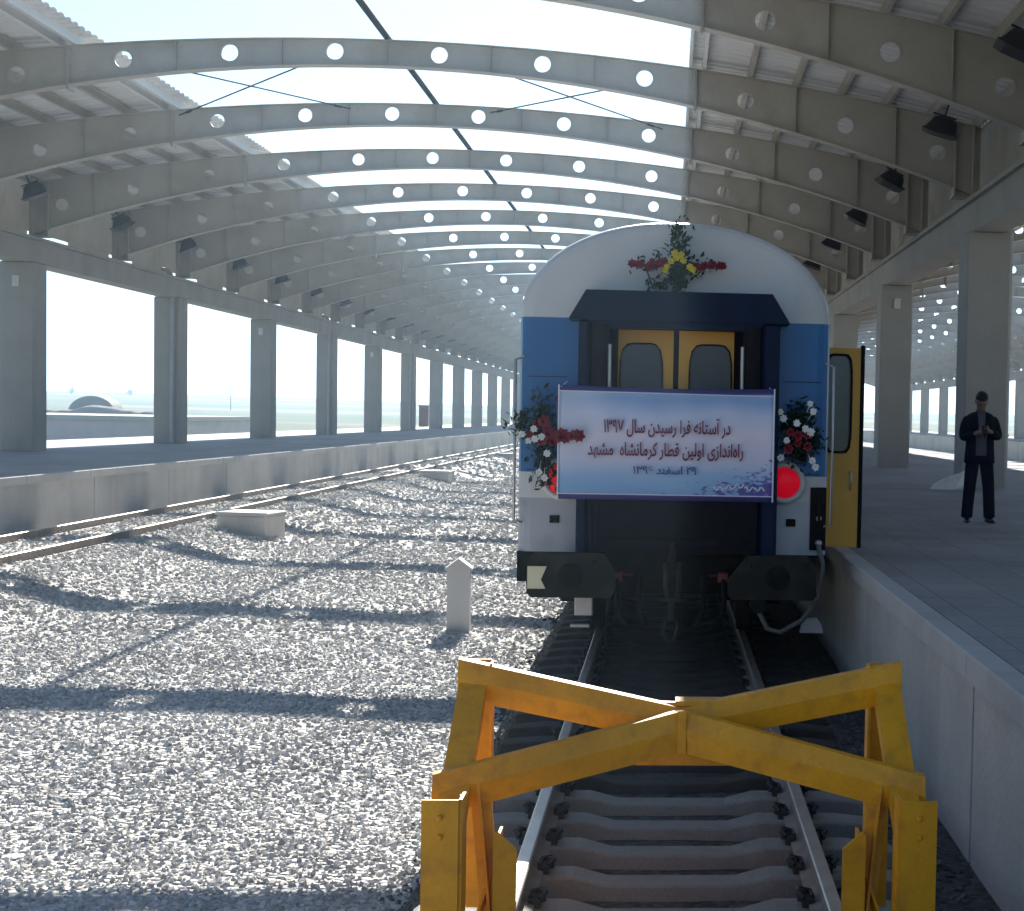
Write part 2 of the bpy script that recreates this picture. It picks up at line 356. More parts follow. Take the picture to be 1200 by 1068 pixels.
# ------------------------------------------------------------------ setting: ballast (bed and loose stones, one stuff object)
def bed_z(x):
    xs = [-30, PL, TL-1.35, TL+1.35, TL+2.9, -4.5, -1.55, -1.30, 1.35, 3, 9, 40]
    zs = [-.25, -.25, -.15, -.15, -.44, GZ, -.62, -.28, -.28, -.34, -.4, -.4]
    return np.interp(x, xs, zs)
def lump(x, y):
    return .008*np.sin(x*1.7+y*.6) + .007*np.sin(y*1.3-x*.8+1) + .008*np.sin(x*4.1+2)*np.sin(y*3.7)
def ballast():
    xs = np.concatenate([np.linspace(PL+.02, PR+.1, 90)]); ys = np.concatenate([np.arange(-8, 60, .3), np.arange(60, YB+20, 2.5)])
    X, Y = np.meshgrid(xs, ys); Z = bed_z(X) + lump(X, Y)
    V = [np.stack([X, Y, Z], -1).reshape(-1, 3)]; nx, ny = len(xs), len(ys)
    i = np.arange(nx-1)[None, :] + np.arange(ny-1)[:, None]*nx
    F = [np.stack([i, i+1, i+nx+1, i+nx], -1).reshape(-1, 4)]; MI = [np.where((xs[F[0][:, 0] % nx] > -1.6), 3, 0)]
    b = len(V[0]); q = np.array([[PR2-.1,-8,-.4],[FP+.1,-8,-.4],[FP+.1,YB+20,-.4],[PR2-.1,YB+20,-.4]])
    V.append(q); F.append(np.array([[b,b+1,b+2,b+3]])); MI.append(np.zeros(1, int)); b += 4
    cube = np.array([[-1,-1,-1],[1,-1,-1],[1,1,-1],[-1,1,-1],[-1,-1,1],[1,-1,1],[1,1,1],[-1,1,1]], float)
    cf = np.array([[0,3,2,1],[4,5,6,7],[0,1,5,4],[1,2,6,5],[2,3,7,6],[3,0,4,7]])
    zones = [((-9.6, -5.6), (5, 11.5), 420, .03), ((-9.6, -7.6), (11.5, 18), 260, .034), ((-5.6, -1.2), (5.0, 11.5), 1000, .023), ((-7.6, -1.2), (11.5, 18), 640, .027), ((-9.4, -1.2), (18, 30), 260, .038),
             ((-10.9, -.9), (30, 60), 75, .06), ((-1.2, 1.62), (6.3, 13), 330, .030), ((-12, PR), (60, 110), 9, .11), ((TL-1.0, TL+1.8), (20, 60), 130, .045)]
    for (xa, xb), (ya, yb), den, sz in zones:
        n = int((xb-xa)*(yb-ya)*den)
        px = RNG.uniform(xa, xb, n); py = RNG.uniform(ya, yb, n)
        d = np.abs(np.abs(px) - .7525); keep = d > .11
        if xa == -1.2:                                          # stones lie in the cribs between the sleepers
            ph = ((py - 7.33 + .545*20) % .545)/.545; keep &= ((ph > .5) & (ph < .95)) | (np.abs(px) > 1.3)
        px, py = px[keep], py[keep]; n = len(px)
        pz = bed_z(px) + lump(px, py) + sz*RNG.uniform(-.6, .28, n)
        if xa == -1.2: pz = np.where(np.abs(px) < 1.3, pz - .05, pz)
        c = cube[None]*RNG.uniform(.55, 1.0, (n, 8, 3)) * (sz*RNG.uniform(.55, 1.35, (n, 1, 1))) * RNG.uniform(.7, 1.15, (n, 1, 3)) * .66; c[:, :, 2] *= 1.0
        ang = RNG.normal(size=(n, 4)); ang /= np.linalg.norm(ang, axis=1, keepdims=True)
        w_, x_, y_, z_ = ang.T
        RM = np.stack([1-2*(y_*y_+z_*z_), 2*(x_*y_-z_*w_), 2*(x_*z_+y_*w_), 2*(x_*y_+z_*w_), 1-2*(x_*x_+z_*z_), 2*(y_*z_-x_*w_),
                       2*(x_*z_-y_*w_), 2*(y_*z_+x_*w_), 1-2*(x_*x_+y_*y_)], -1).reshape(n, 3, 3)
        c = np.einsum('nij,nvj->nvi', RM, c) + np.stack([px, py, pz], -1)[:, None]
        V.append(c.reshape(-1, 3)); F.append((cf[None] + (b + 8*np.arange(n))[:, None, None]).reshape(-1, 4)); MI.append(np.where(np.repeat(px + .08*np.sin(py*1.9) + RNG.normal(0, .08, n), 6) > -1.58, 2, 1)); b += 8*n  # stones by the near track get the copy with shade painted in
    V = np.concatenate(V).astype(np.float32); F = np.concatenate(F).astype(np.int32); MI = np.concatenate(MI).astype(np.int32)
    me = bpy.data.meshes.new('ballast'); me.vertices.add(len(V)); me.vertices.foreach_set('co', V.ravel())
    me.loops.add(F.size); me.loops.foreach_set('vertex_index', F.ravel())
    me.polygons.add(len(F)); me.polygons.foreach_set('loop_start', np.arange(0, F.size, 4, dtype=np.int32))
    me.polygons.foreach_set('loop_total', np.full(len(F), 4, np.int32))
    me.materials.append(M['ballast']); me.materials.append(M['stone']); me.materials.append(M['stone_shaded']); me.materials.append(M['bed_shaded']); me.polygons.foreach_set('material_index', MI)
    me.update(); me.validate(); me.shade_flat()
    o = bpy.data.objects.new('ballast', me); COL.objects.link(o); return tag(o, kind='stuff')
ballast()

# ------------------------------------------------------------------ tracks
def sleeper_mb():
    mb = MB(); rings = []
    for x, z, wt in ((-1.28,-.215,.085),(-1.25,-.195,.095),(-1.0,-.17,.10),(-.52,-.17,.10),(-.34,-.215,.085),(.34,-.215,.085),(.52,-.17,.10),(1.0,-.17,.10),(1.25,-.195,.095),(1.28,-.215,.085)):
        rings.append([(x,-.14,-.42),(x,-wt-.01,z-.012),(x,-wt,z),(x,wt,z),(x,wt+.01,z-.012),(x,.14,-.42)])
    mb.loft(rings); return mb
def clip_mb(side, s):
    mb = MB(); x = side*.7525
    if True:
        mb.box(x+s*.075-.03, x+s*.075+.03, -.055, .055, -.17, -.125)
        mb.tube([(x+s*.10,-.05,-.12),(x+s*.13,-.02,-.10),(x+s*.12,.05,-.10),(x+s*.06,.05,-.115),(x+s*.055,-.03,-.12)], .013, 6)
        mb.lathe([(.02,0),(.02,.05),(.012,.06)], (x+s*.11, 0, -.15), 'z', 6)
    return mb
RAILP = [(-.075,-.165),(.075,-.165),(.075,-.152),(.014,-.135),(.012,-.045),(.036,-.03),(.036,-.006),(.028,0),(-.028,0),(-.036,-.006),(-.036,-.03),(-.012,-.045),(-.014,-.135),(-.075,-.152)]
def track(cx, y0, y1, label, clips, ns, first):
    t = empty('railway_track', (cx, 0, 0), label, 'railway track')
    for s in (-1, 1):
        mb = MB(); rings = [[(s*.7525+u, y, v) for u, v in RAILP] for y in (y0, y1)]
        n = len(RAILP); vs = rings[0] + rings[1]
        for i in range(n):
            j = (i+1) % n; mb.add([rings[0][i], rings[0][j], rings[1][j], rings[1][i]], [(0,1,2,3)], 0 if RAILP[i][1] > -.02 and RAILP[j][1] > -.02 else 1)
        mb.add(rings[0], [tuple(range(n))], 1)
        mb.build('rail', ['rail', 'railside'], t)
    sl = sleeper_mb().build('sleeper', 'sleeper', t); sl.location = (0, first, 0)
    cl = [clip_mb(s, q).build('rail_clip', 'clip', sl) for s in (-1, 1) for q in (-1, 1)] if clips else []
    so = None
    for i in range(1, ns):
        y = first + i*.545
        if clips and y > 9.9:                                       # darker sleepers: the train's shade painted into their colour
            if so is None: so = sleeper_mb().build('sleeper', 'sleeper_shaded', t); so.location = (0, y, 0); c = so
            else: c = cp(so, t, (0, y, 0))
        else: c = cp(sl, t, (0, y, 0))
        if i < clips:
            for q in cl: cp(q, c, (0,0,0))
    return t
track(0, 4.5, YB, 'nearest track, under the passenger coach and the yellow buffer stop', 26, 60, 6.24)
track(TL, 4.5, YB, 'empty far track running beside the left platform wall', 0, 100, 20.0)

# ------------------------------------------------------------------ station canopies
def zt(o): return 9.53 - o*o/108.
def zb(o): return 9.05 - o*o/63.5
def zh(o): return 9.315 - o*o/80. if abs(o) < 6 else (zt(o)*.45 + zb(o)*.55)
P = 2.026
def rib_mb():
    mb = MB(); T = .012; N = 24; r = .165
    for k in range(-6, 6):
        a, b = k*P, (k+1)*P
        if k == -6: a = -HALF + .15
        if k == 5: b = HALF - .15
        m, h = (a+b)/2, (b-a)/2; cz = zh(m)
        inner = []; outer = []
        for i in range(N):
            th = 2*math.pi*i/N; c, s = math.cos(th), math.sin(th); q = max(abs(c), abs(s)); u, v = c/q, s/q
            inner.append((m + r*c, cz + r*s)); x = m + u*h; outer.append((x, zb(x) + (zt(x)-zb(x))*(v+1)/2))
        for y, in ((-T,), (T,)):
            vs = [(x, y, z) for x, z in outer] + [(x, y, z) for x, z in inner]
            mb.add(vs, [(i, (i+1) % N, N+(i+1) % N, N+i) for i in range(N)])
        mb.loft([[(x, -.03, z) for x, z in inner], [(x, .03, z) for x, z in inner]], 0, False, True)
        ro = [(m + (r+.018)*math.cos(2*math.pi*i/N), cz + (r+.018)*math.sin(2*math.pi*i/N)) for i in range(N)]
        mb.loft([[(x, -.03, z) for x, z in ro], [(x, .03, z) for x, z in ro]], 0, False, True)
        for y in (-.03, .03):
            mb.add([(x,y,z) for x,z in inner] + [(x,y,z) for x,z in ro], [(i,(i+1)%N,N+(i+1)%N,N+i) for i in range(N)])
    S = 48
    for fz, sg in ((zt, 0), (zb, -.016)):
        ring = []
        for i in range(S+1):
            o = -HALF + .15 + (2*HALF-.3)*i/S; z = fz(o) + sg
            ring.append([(o,-.13,z),(o,.13,z),(o,.13,z+.016),(o,-.13,z+.016)])
        mb.loft(ring)
    for k in range(-5, 6):
        o = k*P
        if abs(k) == 3:                                          # bolted splice with end plates
            for q in (-.02, .006): mb.box(o+q, o+q+.018, -.15, .15, zb(o)-.11, zt(o)+.02)
            for q in range(5):
                z = zb(o) + (zt(o)-zb(o))*(q+.5)/5
                for sy in (-1, 1): mb.lathe([(.02,-.045),(.02,.045)], (o, sy*.09, z), 'x', 6)
        else: mb.box(o-.006, o+.006, -.11, .11, zb(o)+.004, zt(o)-.004)
    for s in (-1, 1):                                            # seat plates where the rib meets the edge beam
        for o in (11.35, 11.72): mb.box(s*o-.02, s*o+.02, -.16, .16, 6.82, zt(o)-.004)
        mb.box(*sorted((s*11.3, s*11.95)), -.2, .2, 6.806, 6.83)
        mb.box(*sorted((s*11.35, s*11.89)), -.011, .011, 6.83, zb(11.5)+.3)
    return mb
def sheet_mb(s):                                                # corrugated roof sheet on one side of the skylight
    mb = MB(); os_ = np.linspace(6.0 if s > 0 else 5.7, HALF-.02, 9); rings = []
    y = YA; prof = []
    while y < YB:
        prof += [(y, 0), (y+.13, 0), (y+.17, .05), (y+.29, .05)]; y += .33
    for o in os_:
        rings.append([(s*o, yy, zt(o)+.235+dz) for yy, dz in prof])
    mb.loft(rings, 0, False, False, False); 
    return mb
def canopy(ax, label, left_cols, right_cols, pipes):
    t = empty('station_canopy', (ax, 0, 0), label, 'canopy')
    r0 = None
    for k in range(K0, K1+1):
        if r0 is None: r0 = rib_mb().build('rib', 'steel', t); r0.location = (0, Y0+k*DY, 0)
        else: cp(r0, t, (0, Y0+k*DY, 0))
    for s in (-1, 1):
        sheet_mb(s).build('roof_sheet', 'sheet', t)
        for i in range(7):                                       # cold-formed purlins in pairs of lips
            o = 6.25 + i*.93; z = zt(o)+.016; mb = MB(); x = s*o
            mb.prism([(x-.04,z),(x+.04,z),(x+.04,z+.012),(x-.028,z+.012),(x-.028,z+.19),(x+.06,z+.19),(x+.06,z+.205),(x-.04,z+.205)], YA, YB)
            mb.build('purlin', 'sheet' if i < 1 else 'steel', t)
        mb = MB(); x = s*5.98; z = zt(5.98)                      # curb plate along the open skylight
        mb.box(x-.03, x+.03, YA, YB, z+.05, z+.36); mb.build('skylight_curb', 'sheet', t)
    mb = MB(); mb.tube([(0, YA, 9.60), (0, YB, 9.60)], .065, 8); mb.build('ridge_rod', 'under', t)
    for (x0, k0, x1, k1) in ((-1.4, 0, -5.95, 1), (-4.2, 0, -2.0, 1), (1.95, 0, 5.4, 1), (4.6, 0, 1.3, 1)):
        mb = MB(); a = (x0, Y0+k0*DY, zb(x0)+.1); b = (x1, Y0+k1*DY, zt(x1)-.1); mb.tube([a, b], .016, 6)
        mb.tube([Vector(b)*.94+Vector(a)*.06, Vector(b)*.90+Vector(a)*.10], .035, 6); mb.build('brace_rod', 'under', t)
    for s, use in ((-1, left_cols), (1, right_cols)):
        if not use: continue
        x = s*HALF; mb = MB()
        mb.box(x-.32, x+.32, YA, YB, 6.10, 6.80); mb.box(x-.42, x+.42, YA, YB, 6.72, 6.805)
        mb.build('edge_beam', 'column', t)
        mb = MB(); xo = x + s*.16                                  # eaves closure with open slots under it
        mb.box(xo-.03, xo+.03, YA, YB, 7.05, zt(HALF)+.24)
        for k in range(K0, K1, 2):
            y = Y0 + k*DY
            for a, b in ((-.6, .55), (3.5, 6.6), (8.8, 11.57)): mb.box(xo-.03, xo+.03, y+a, y+b, 6.80, 7.051)
        mb.build('eaves_panel', 'steel', t)
        c0 = None; col = MB(); col.bbox(-.45, .45, -.45, .45, PZ-.05, 6.11, .035); 
        for k in range(K0, K1+1, 2):
            if c0 is None: c0 = col.build('column', 'column', t); c0.location = (x, Y0+k*DY, 0)
            else: cp(c0, t, (x, Y0+k*DY, 0))
        br = MB(); br.prism([(x-s*.1,6.8),(x-s*.9,6.84),(x-s*.55,7.6),(x-s*.1,8.0)], -.1, .1); b0 = None
    if pipes:
        for k, x, z1 in ((4, -HALF+.22, 7.0), (8, -HALF+.22, 7.0), (12, -HALF+.22, 7.0), (0, HALF+.52, 6.2)):
            y = Y0+k*DY-.53; mb = MB()
            if x < 0: pts = [(x,y,PZ),(x,y,6.55),(x-.05,y,6.85),(x-.18,y,7.02),(x-.55,y,7.12)]
            else: pts = [(x,y+.6,PZ),(x,y+.6,6.15)]
            mb.tube(pts, .075, 10)
            for z in (2.0, 3.8, 5.5): mb.lathe([(.09,-.03),(.09,.03)], (x, pts[0][1], z), 'z', 10)
            mb.build('drainpipe', 'galv', t)
        for k, x in ((2, -HALF), (2, HALF), (6, -HALF), (10, -HALF)):
            mb = MB(); y = Y0+k*DY-.45; mb.bbox(x-.09, x+.09, y-.07, y+.01, 5.42, 5.72, .01); mb.build('junction_box', 'plastic', t)
    return t
canopy(AX, 'grey arched steel canopy with round rib holes and an open skylight over the coach', True, True, True)
canopy(AX + 2*HALF, 'second arched canopy beyond the right-hand columns, seen between them', False, True, False)

# high-bay lamps under the purlins
def highbay():
    t = empty('high_bay_lamp', (0,0,0), 'dark high-bay lamp hanging under the arched canopy roof', 'lamp', 'dark lamps under the canopy roof')
    mb = MB(); mb.tube([(0,0,.80),(0,0,.16)], .02, 6); mb.tube([(-.22,0,.16),(.22,0,.16)], .018, 6); mb.build('bracket', 'dark', t)
    mb = MB(); mb.loft([[(.30*q*math.cos(2*math.pi*k/16)+(.03 if q < .9 else 0), .17*q*math.sin(2*math.pi*k/16), z) for k in range(16)] for q, z in ((.45,.14),(.72,.11),(.85,.02),(1.0,-.10),(1.04,-.16))], 0, True, True); mb.build('housing', 'dark', t)
    mb = MB(); mb.prism([(-.33,-.17),(-.20,-.20),(.20,-.20),(.33,-.17),(.33,-.155),(-.33,-.155)], -.19, .19); mb.build('visor', 'dark', t)
    return t
hb = highbay(); first = True
for k in range(-1, 24):
    for s in (-1, 1):
        o = hb if first else copy_tree(hb); first = False
        o.location = (AX + s*10.55, Y0 + k*DY - 3.04, 7.68); o.rotation_euler = (R(random.uniform(-8, 8)), R(s*22 + random.uniform(-6, 6)), R(random.uniform(-12, 12)))
        if s > 0: o['label'] = 'dark high-bay lamp hanging under the right half of the canopy roof'; o['group'] = 'dark lamps under the right roof'
        else: o['label'] = 'dark high-bay lamp hanging under the left half of the canopy roof'; o['group'] = 'dark lamps under the left roof'

# ------------------------------------------------------------------ passenger coach
YT = 13.9; CW = 1.45
def section(inset, zb_=.98, n=28):
    a = CW - inset; pts = [(-a, zb_), (-a, 1.48), (-a, 1.72), (-a, 3.15)]
    for i in range(1, n):
        th = math.pi*(1 - i/n); c, s = math.cos(th), math.sin(th)
        pts.append((a*math.copysign(abs(c)**.94, c), 3.15 + (.92-inset*.7)*abs(s)**.96))
    pts += [(a, 3.15), (a, 1.72), (a, 1.48), (a, zb_)]
    return pts
def coach():
    t = empty('passenger_coach', (0, YT, 0), 'blue and white passenger coach, end-on, with a yellow gangway door and banner hung across it', 'railway coach')
    mb = MB(); secs = [(.13, 0.), (.07, .012), (.03, .045), (.008, .10), (0, .2), (0, 25.8), (.03, 26.35), (.13, 26.4)]
    rings = [[(x, y, z) for x, z in section(i)] for i, y in secs]; n = len(rings[0])
    def band(i):
        zm = (rings[4][i][2] + rings[4][(i+1) % n][2])/2
        if i == n-1: return 3
        return 0 if zm > 3.15 else 1 if zm > 1.72 else 0 if zm > 1.48 else 2
    for k in range(len(rings)-1):
        for i in range(n):
            j = (i+1) % n; mb.add([rings[k][i], rings[k][j], rings[k+1][j], rings[k+1][i]], [(0,1,2,3)], band(i), True)
    for rg in (rings[0], rings[-1]):                              # end walls in colour bands
        m = n//2
        mb.add(rg[3:n-3], [tuple(range(n-6))], 0)
        for lo, mi in ((2, 1), (1, 0), (0, 2)):
            mb.add([rg[lo], rg[lo+1], rg[n-2-lo], rg[n-1-lo]], [(0,1,2,3)], mi)
    mb.build('body', ['white', 'blue', 'skirt', 'under'], t)
    # gangway portal (flared hood, jambs, floor)
    mb = MB(); y0, y1 = -.36, .02
    hood = [(-.845,3.385),(.845,3.385),(1.02,3.13),(.97,3.13),(.80,3.13),(.80,3.20),(-.80,3.20),(-.80,3.13),(-.97,3.13),(-1.02,3.13)]
    hood = [(-.82,3.385),(.865,3.385),(1.03,3.12),(-.975,3.12)]
    mb.prism(hood, y0, y1); mb.prism([(-.80,3.12),(.80,3.12),(.74,3.05),(-.74,3.05)], y0+.02, y1)
    mb.build('gangway_hood', 'navy', t)
    for s in (-1, 1):
        mb = MB(); a, b = sorted((s*.78, s*.915+.03)); mb.bbox(a, b, y0+.03, y1, .98, 3.125, .03); mb.build('gangway_jamb', 'navy', t)
        mb = MB(); mb.tube([(s*.69, y0+.06, 1.0), (s*.69, y0+.06, 3.08)], .085, 12); mb.build('rubber_bellows', 'rubber', t)
        mb = MB(); mb.tube([(s*.60, y0+.02, 1.02), (s*.60, y0+.02, 2.9)], .018, 8); mb.build('grab_rail', 'metal', t)
    mb = MB(); mb.box(-.78, .78, y0+.02, y1, 1.0, 1.10); mb.box(-.62, .62, y0-.05, y0+.10, 1.10, 1.14); mb.build('gangway_floor', 'under', t)
    mb = MB(); mb.box(-.78, .78, -.012, .02, 1.10, 3.06); mb.build('gangway_back', 'rubber', t)
    # lower apron in front of the gangway
    mb = MB(); mb.bbox(-.76, .76, y0-.02, y0+.05, 1.02, 1.62, .015); mb.build('gangway_apron', 'rubber', t)
    for s in (-1, 1):
        d = MB(); a, b = sorted((s*.025, s*.535)); wx0, wx1 = sorted((s*.13, s*.51)) ; wz0, wz1 = 1.95, 2.92
        # leaf with a real window opening
        N = 32; inn = []; ou = []
        cx, cz, hx, hz, rr = (wx0+wx1)/2, (wz0+wz1)/2, (wx1-wx0)/2, (wz1-wz0)/2, .10
        for i in range(N):
            th = 2*math.pi*i/N; c, s_ = math.cos(th), math.sin(th); q = max(abs(c), abs(s_)); u, v = c/q, s_/q
            e = (abs(c)**5+abs(s_)**5)**(-1/5); inn.append((cx+hx*c*e, cz+hz*s_*e))
            ou.append((a if u < -.999 else b if u > .999 else (a+b)/2+u*(b-a)/2, 1.12+(3.05-1.12)*(v+1)/2))
        for y in (-.06, -.02):
            d.add([(x,y,z) for x,z in ou]+[(x,y,z) for x,z in inn], [(i,(i+1)%N,N+(i+1)%N,N+i) for i in range(N)])
        d.loft([[(x,-.06,z) for x,z in ou],[(x,-.02,z) for x,z in ou]], 0, False); d.loft([[(x,-.06,z) for x,z in inn],[(x,-.02,z) for x,z in inn]], 0, False)
        dr = d.build('gangway_door', 'doory', t)
        g = MB(); g.box(wx0+.004, wx1-.004, -.04, -.03, wz0+.004, wz1-.004); g.build('window_pane', 'glass', dr)
        f = MB(); o2 = [(cx+(x-cx)*1.07, cz+(z-cz)*1.025) for x, z in inn]
        f.loft([[(x,-.072,z) for x,z in inn],[(x,-.072,z) for x,z in o2],[(x,-.058,z) for x,z in o2]], 0, False); f.build('window_gasket', 'rubber', dr)
    mb = MB(); mb.bbox(-.02, .02, -.07, -.02, 1.12, 3.05, .006); mb.build('door_seal', 'rubber', t)
    for s in (-1, 1):
        mb = MB(); mb.tube([(s*1.40,.0,1.25),(s*1.47,-.05,1.28),(s*1.47,-.05,2.75),(s*1.40,.0,2.78)], .014, 8); mb.build('corner_handrail', 'metal', t)
        mb = MB(); a, b = sorted((s*1.00, s*1.36)); mb.box(a, b, -.004, .02, 1.735, 1.742); mb.box(a, b, -.004, .02, 2.60, 2.606); mb.build('panel_seam', 'navy', t)
    # tail lamps with raised white surrounds
    for s in (-1, 1):
        mb = MB(); c = (s*1.03, 0, 1.66)
        mb.lathe([(.20,.02),(.20,-.05),(.185,-.075),(.155,-.08),(.14,-.05),(.14,.0)], c, 'y', 28); sr = mb.build('lamp_surround', 'white', t)
        mb = MB(); mb.lathe([(.142,-.03),(.140,-.075),(.11,-.098),(.06,-.108),(.005,-.11)], c, 'y', 28); tag(mb.build('tail_lamp', 'lamp', sr))
        mb = MB(); mb.bbox(s*1.10-.045, s*1.10+.045, -.018, .02, 1.25, 1.32, .006); mb.build('plug_socket', 'under', t)
    # headstock, buffers
    mb = MB(); mb.box(-1.36, 1.36, .02, .35, .70, .975); mb.box(-.78, .78, -.12, .02, .72, 1.0); mb.build('headstock', 'under', t)
    for s in (-1, 1):
        b_ = MB(); x = s*.93; k = s
        prof = [(-.40,.62),(.34,.62),(.37,.66),(.37,.92),(.28,1.02),(-.26,1.02),(-.43,.80),(-.43,.66)]
        if s < 0: prof = [(-.37,.66),(-.33,.62),(.38,.62),(.42,.70),(.42,.86),(.32,1.02),(-.30,1.02),(-.37,.95)]
        b_.prism([(x+u, v) for u, v in prof], -.55, -.50)
        b_.lathe([(.10,-.50),(.12,-.30),(.12,-.28),(.16,-.26),(.16,.05)], (x, 0, .82), 'y', 18)
        bf = b_.build('buffer', 'bufplate', t)
        g = MB(); g.lathe([(.11,-.556),(.09,-.562),(.01,-.565)], (x+.02, 0, .82), 'y', 20); g.build('grease_patch', 'under', bf)
        for q in (-.24, .24):
            g = MB(); g.lathe([(.02,-.55),(.02,-.566),(.012,-.57)], (x+q, 0, .94), 'y', 6); g.build('bolt', 'bufplate', bf)
        if s < 0:
            g = MB(); g.prism([(x-.36,.70),(x-.20,.70),(x-.24,.78),(x-.19,.90),(x-.36,.90)], -.57, -.552); g.build('cream_patch', 'cream', bf)  # pale cream patch on the left buffer's face
    mb = MB(); mb.prism([(-1.44,.70),(-1.30,.70),(-1.24,.98),(-1.44,.98)], -.0, .3); mb.build('corner_bracket', 'under', t)
    mb = MB(); mb.box(1.28, 1.43, -.02, .02, 1.03, 1.62); mb.tube([(1.36,-.03,1.12),(1.36,-.07,1.2),(1.36,-.07,1.45),(1.36,-.03,1.55)], .012, 6); mb.build('corner_step_recess', 'under', t)
    mb = MB(); mb.lathe([(.03,-.02),(.035,-.07),(.01,-.08)], (1.36,0,1.10), 'y', 8); mb.lathe([(.025,-.02),(.028,-.05),(.01,-.06)], (1.36,0,1.33), 'y', 8); mb.build('cable_plug', 'metal', t)
    # screw coupling
    mb = MB(); mb.prism([(-.05,.88),(.05,.88),(.05,1.0),(-.05,1.0)], -.45, .0); mb.tube([(0,-.42,.95),(0,-.56,.98),(0,-.62,1.05),(0,-.56,1.12)], [.05,.05,.04,.025], 8)
    mb.build('draw_hook', 'under', t)
    mb = MB()
    for x in (-.06, .06): mb.tube([(x,-.54,.95),(x,-.50,.75),(x*.7,-.46,.58)], .022, 8)
    mb.tube([(0,-.46,.62),(0,-.44,.42)], .03, 8); mb.tube([(-.12,-.46,.6),(.12,-.46,.6)], .028, 8)
    mb.tube([(-.05,-.44,.42),(-.08,-.42,.30),(-.03,-.42,.22),(.03,-.42,.24),(.06,-.43,.34),(.05,-.44,.42)], .022, 8); mb.build('screw_coupling', 'bufplate', t)
    # brake hoses and red taps
    for x, m_ in ((-.50, 1), (.47, 1), (-.30, 0), (.28, 0)):
        mb = MB(); mb.tube([(x,-.10,.78),(x,-.22,.76),(x*1.02,-.30,.62),(x*.98,-.32,.45),(x*.8,-.28,.34)], .026, 8); mb.build('brake_hose', 'rubber', t)
        if m_:
            mb = MB(); mb.bbox(x-.05, x+.05, -.24, -.10, .74, .83, .01); mb.tube([(x,-.2,.80),(x+.13*(-1 if x>0 else 1),-.24,.80)], .014, 6); mb.build('brake_tap', 'hosered', t)
    mb = MB(); mb.tube([(1.36,-.05,1.08),(1.40,-.12,.9),(1.36,-.20,.62),(1.20,-.26,.40),(1.0,-.28,.29),(.88,-.26,.32),(.80,-.20,.48),(.82,-.1,.56)], .024, 10); mb.build('jumper_cable', 'hose', t)
    mb = MB(); mb.lathe([(.075,-.14),(.08,-.02),(.04,0)], (.80, -.1, .53), 'y', 14); mb.build('jumper_socket', 'bufplate', t)
    mb = MB(); mb.bbox(-.90, -.73, -.08, -.03, .40, .58, .01); mb.build('junction_plate', 'metal', t)
    mb = MB(); mb.box(-.93, -.76, -.16, -.10, .30, .325); mb.build('foot_plate', 'metal', t)
    mb = MB(); mb.prism([(1.20,.26),(1.42,.26),(1.40,.34),(1.36,.40),(1.27,.40),(1.22,.34)], -.1, -.02); mb.build('step_tread', 'galv', t)
    # bogies and underframe boxes
    for yb in (3.2, 22.8):
        bg_ = MB(); 
        for s in (-1, 1): bg_.bbox(s*1.0-.09, s*1.0+.09, yb-1.9, yb+1.9, .42, .72, .02); bg_.bbox(s*1.0-.16, s*1.0+.16, yb-1.45, yb-1.05, .30, .62, .02); bg_.bbox(s*1.0-.16, s*1.0+.16, yb+1.05, yb+1.45, .30, .62, .02)
        bg_.box(-1.0, 1.0, yb-.3, yb+.3, .45, .80); bg_.box(-1.0, 1.0, yb-1.9, yb-1.8, .45, .65)
        bo = bg_.build('bogie', 'under', t)
        for dy in (-1.25, 1.25):
            g = MB()
            for s in (-1, 1): g.lathe([(.10,-.06*s),(.40,-.05*s),(.46,-.05*s),(.46,.06*s),(.49,.07*s),(.49,.09*s),(.10,.09*s)], (s*.7525, yb+dy, .46), 'x', 28)
            g.tube([(-.8, yb+dy, .46), (.8, yb+dy, .46)], .09, 12); g.build('wheelset', 'under', bo)
    mb = MB(); mb.bbox(-1.2, 1.2, 8, 17.5, .42, .97, .03); mb.build('equipment_box', 'under', t)
    mb = MB(); mb.box(-1.2, 1.2, .4, 26, .80, .978); mb.build('underframe', 'under', t)
    # side windows and doors, on both sides
    for s in (-1, 1):
        for i in range(10):
            g = MB(); a, b = sorted((s*(CW-.02), s*(CW+.004))); y = 3.2 + i*2.05; g.box(a, b, y, y+1.35, 2.05, 2.95); f = g.build('side_window', 'glass', t)
            h = MB(); a, b = sorted((s*(CW-.01), s*(CW+.012)))
            for q in ((y-.05,y,2.0,3.0),(y+1.35,y+1.40,2.0,3.0),(y,y+1.35,2.0,2.05),(y,y+1.35,2.95,3.0)): h.box(a, b, *q)
            h.build('window_frame', 'rubber', f)
    # open yellow entrance door standing out from the right side
    d = MB(); N = 32; x0, x1, z0, z1 = 1.47, 1.83, 1.0, 2.97; cx, cz, hx, hz = 1.615, 2.42, .115, .47; inn = []; ou = []
    for i in range(N):
        th = 2*math.pi*i/N; c, s_ = math.cos(th), math.sin(th); q = max(abs(c), abs(s_)); u, v = c/q, s_/q
        e = (abs(c)**6+abs(s_)**6)**(-1/6); inn.append((cx+hx*c*e, cz+hz*s_*e)); ou.append(((x0+x1)/2+u*(x1-x0)/2, (z0+z1)/2+v*(z1-z0)/2))
    for y in (.78, .83): d.add([(x,y,z) for x,z in ou]+[(x,y,z) for x,z in inn], [(i,(i+1)%N,N+(i+1)%N,N+i) for i in range(N)])
    d.loft([[(x,.78,z) for x,z in ou],[(x,.83,z) for x,z in ou]], 0, False); d.loft([[(x,.78,z) for x,z in inn],[(x,.83,z) for x,z in inn]], 0, False)
    dr = d.build('entrance_door', 'doory', t); dr['label'] = 'open yellow side door'
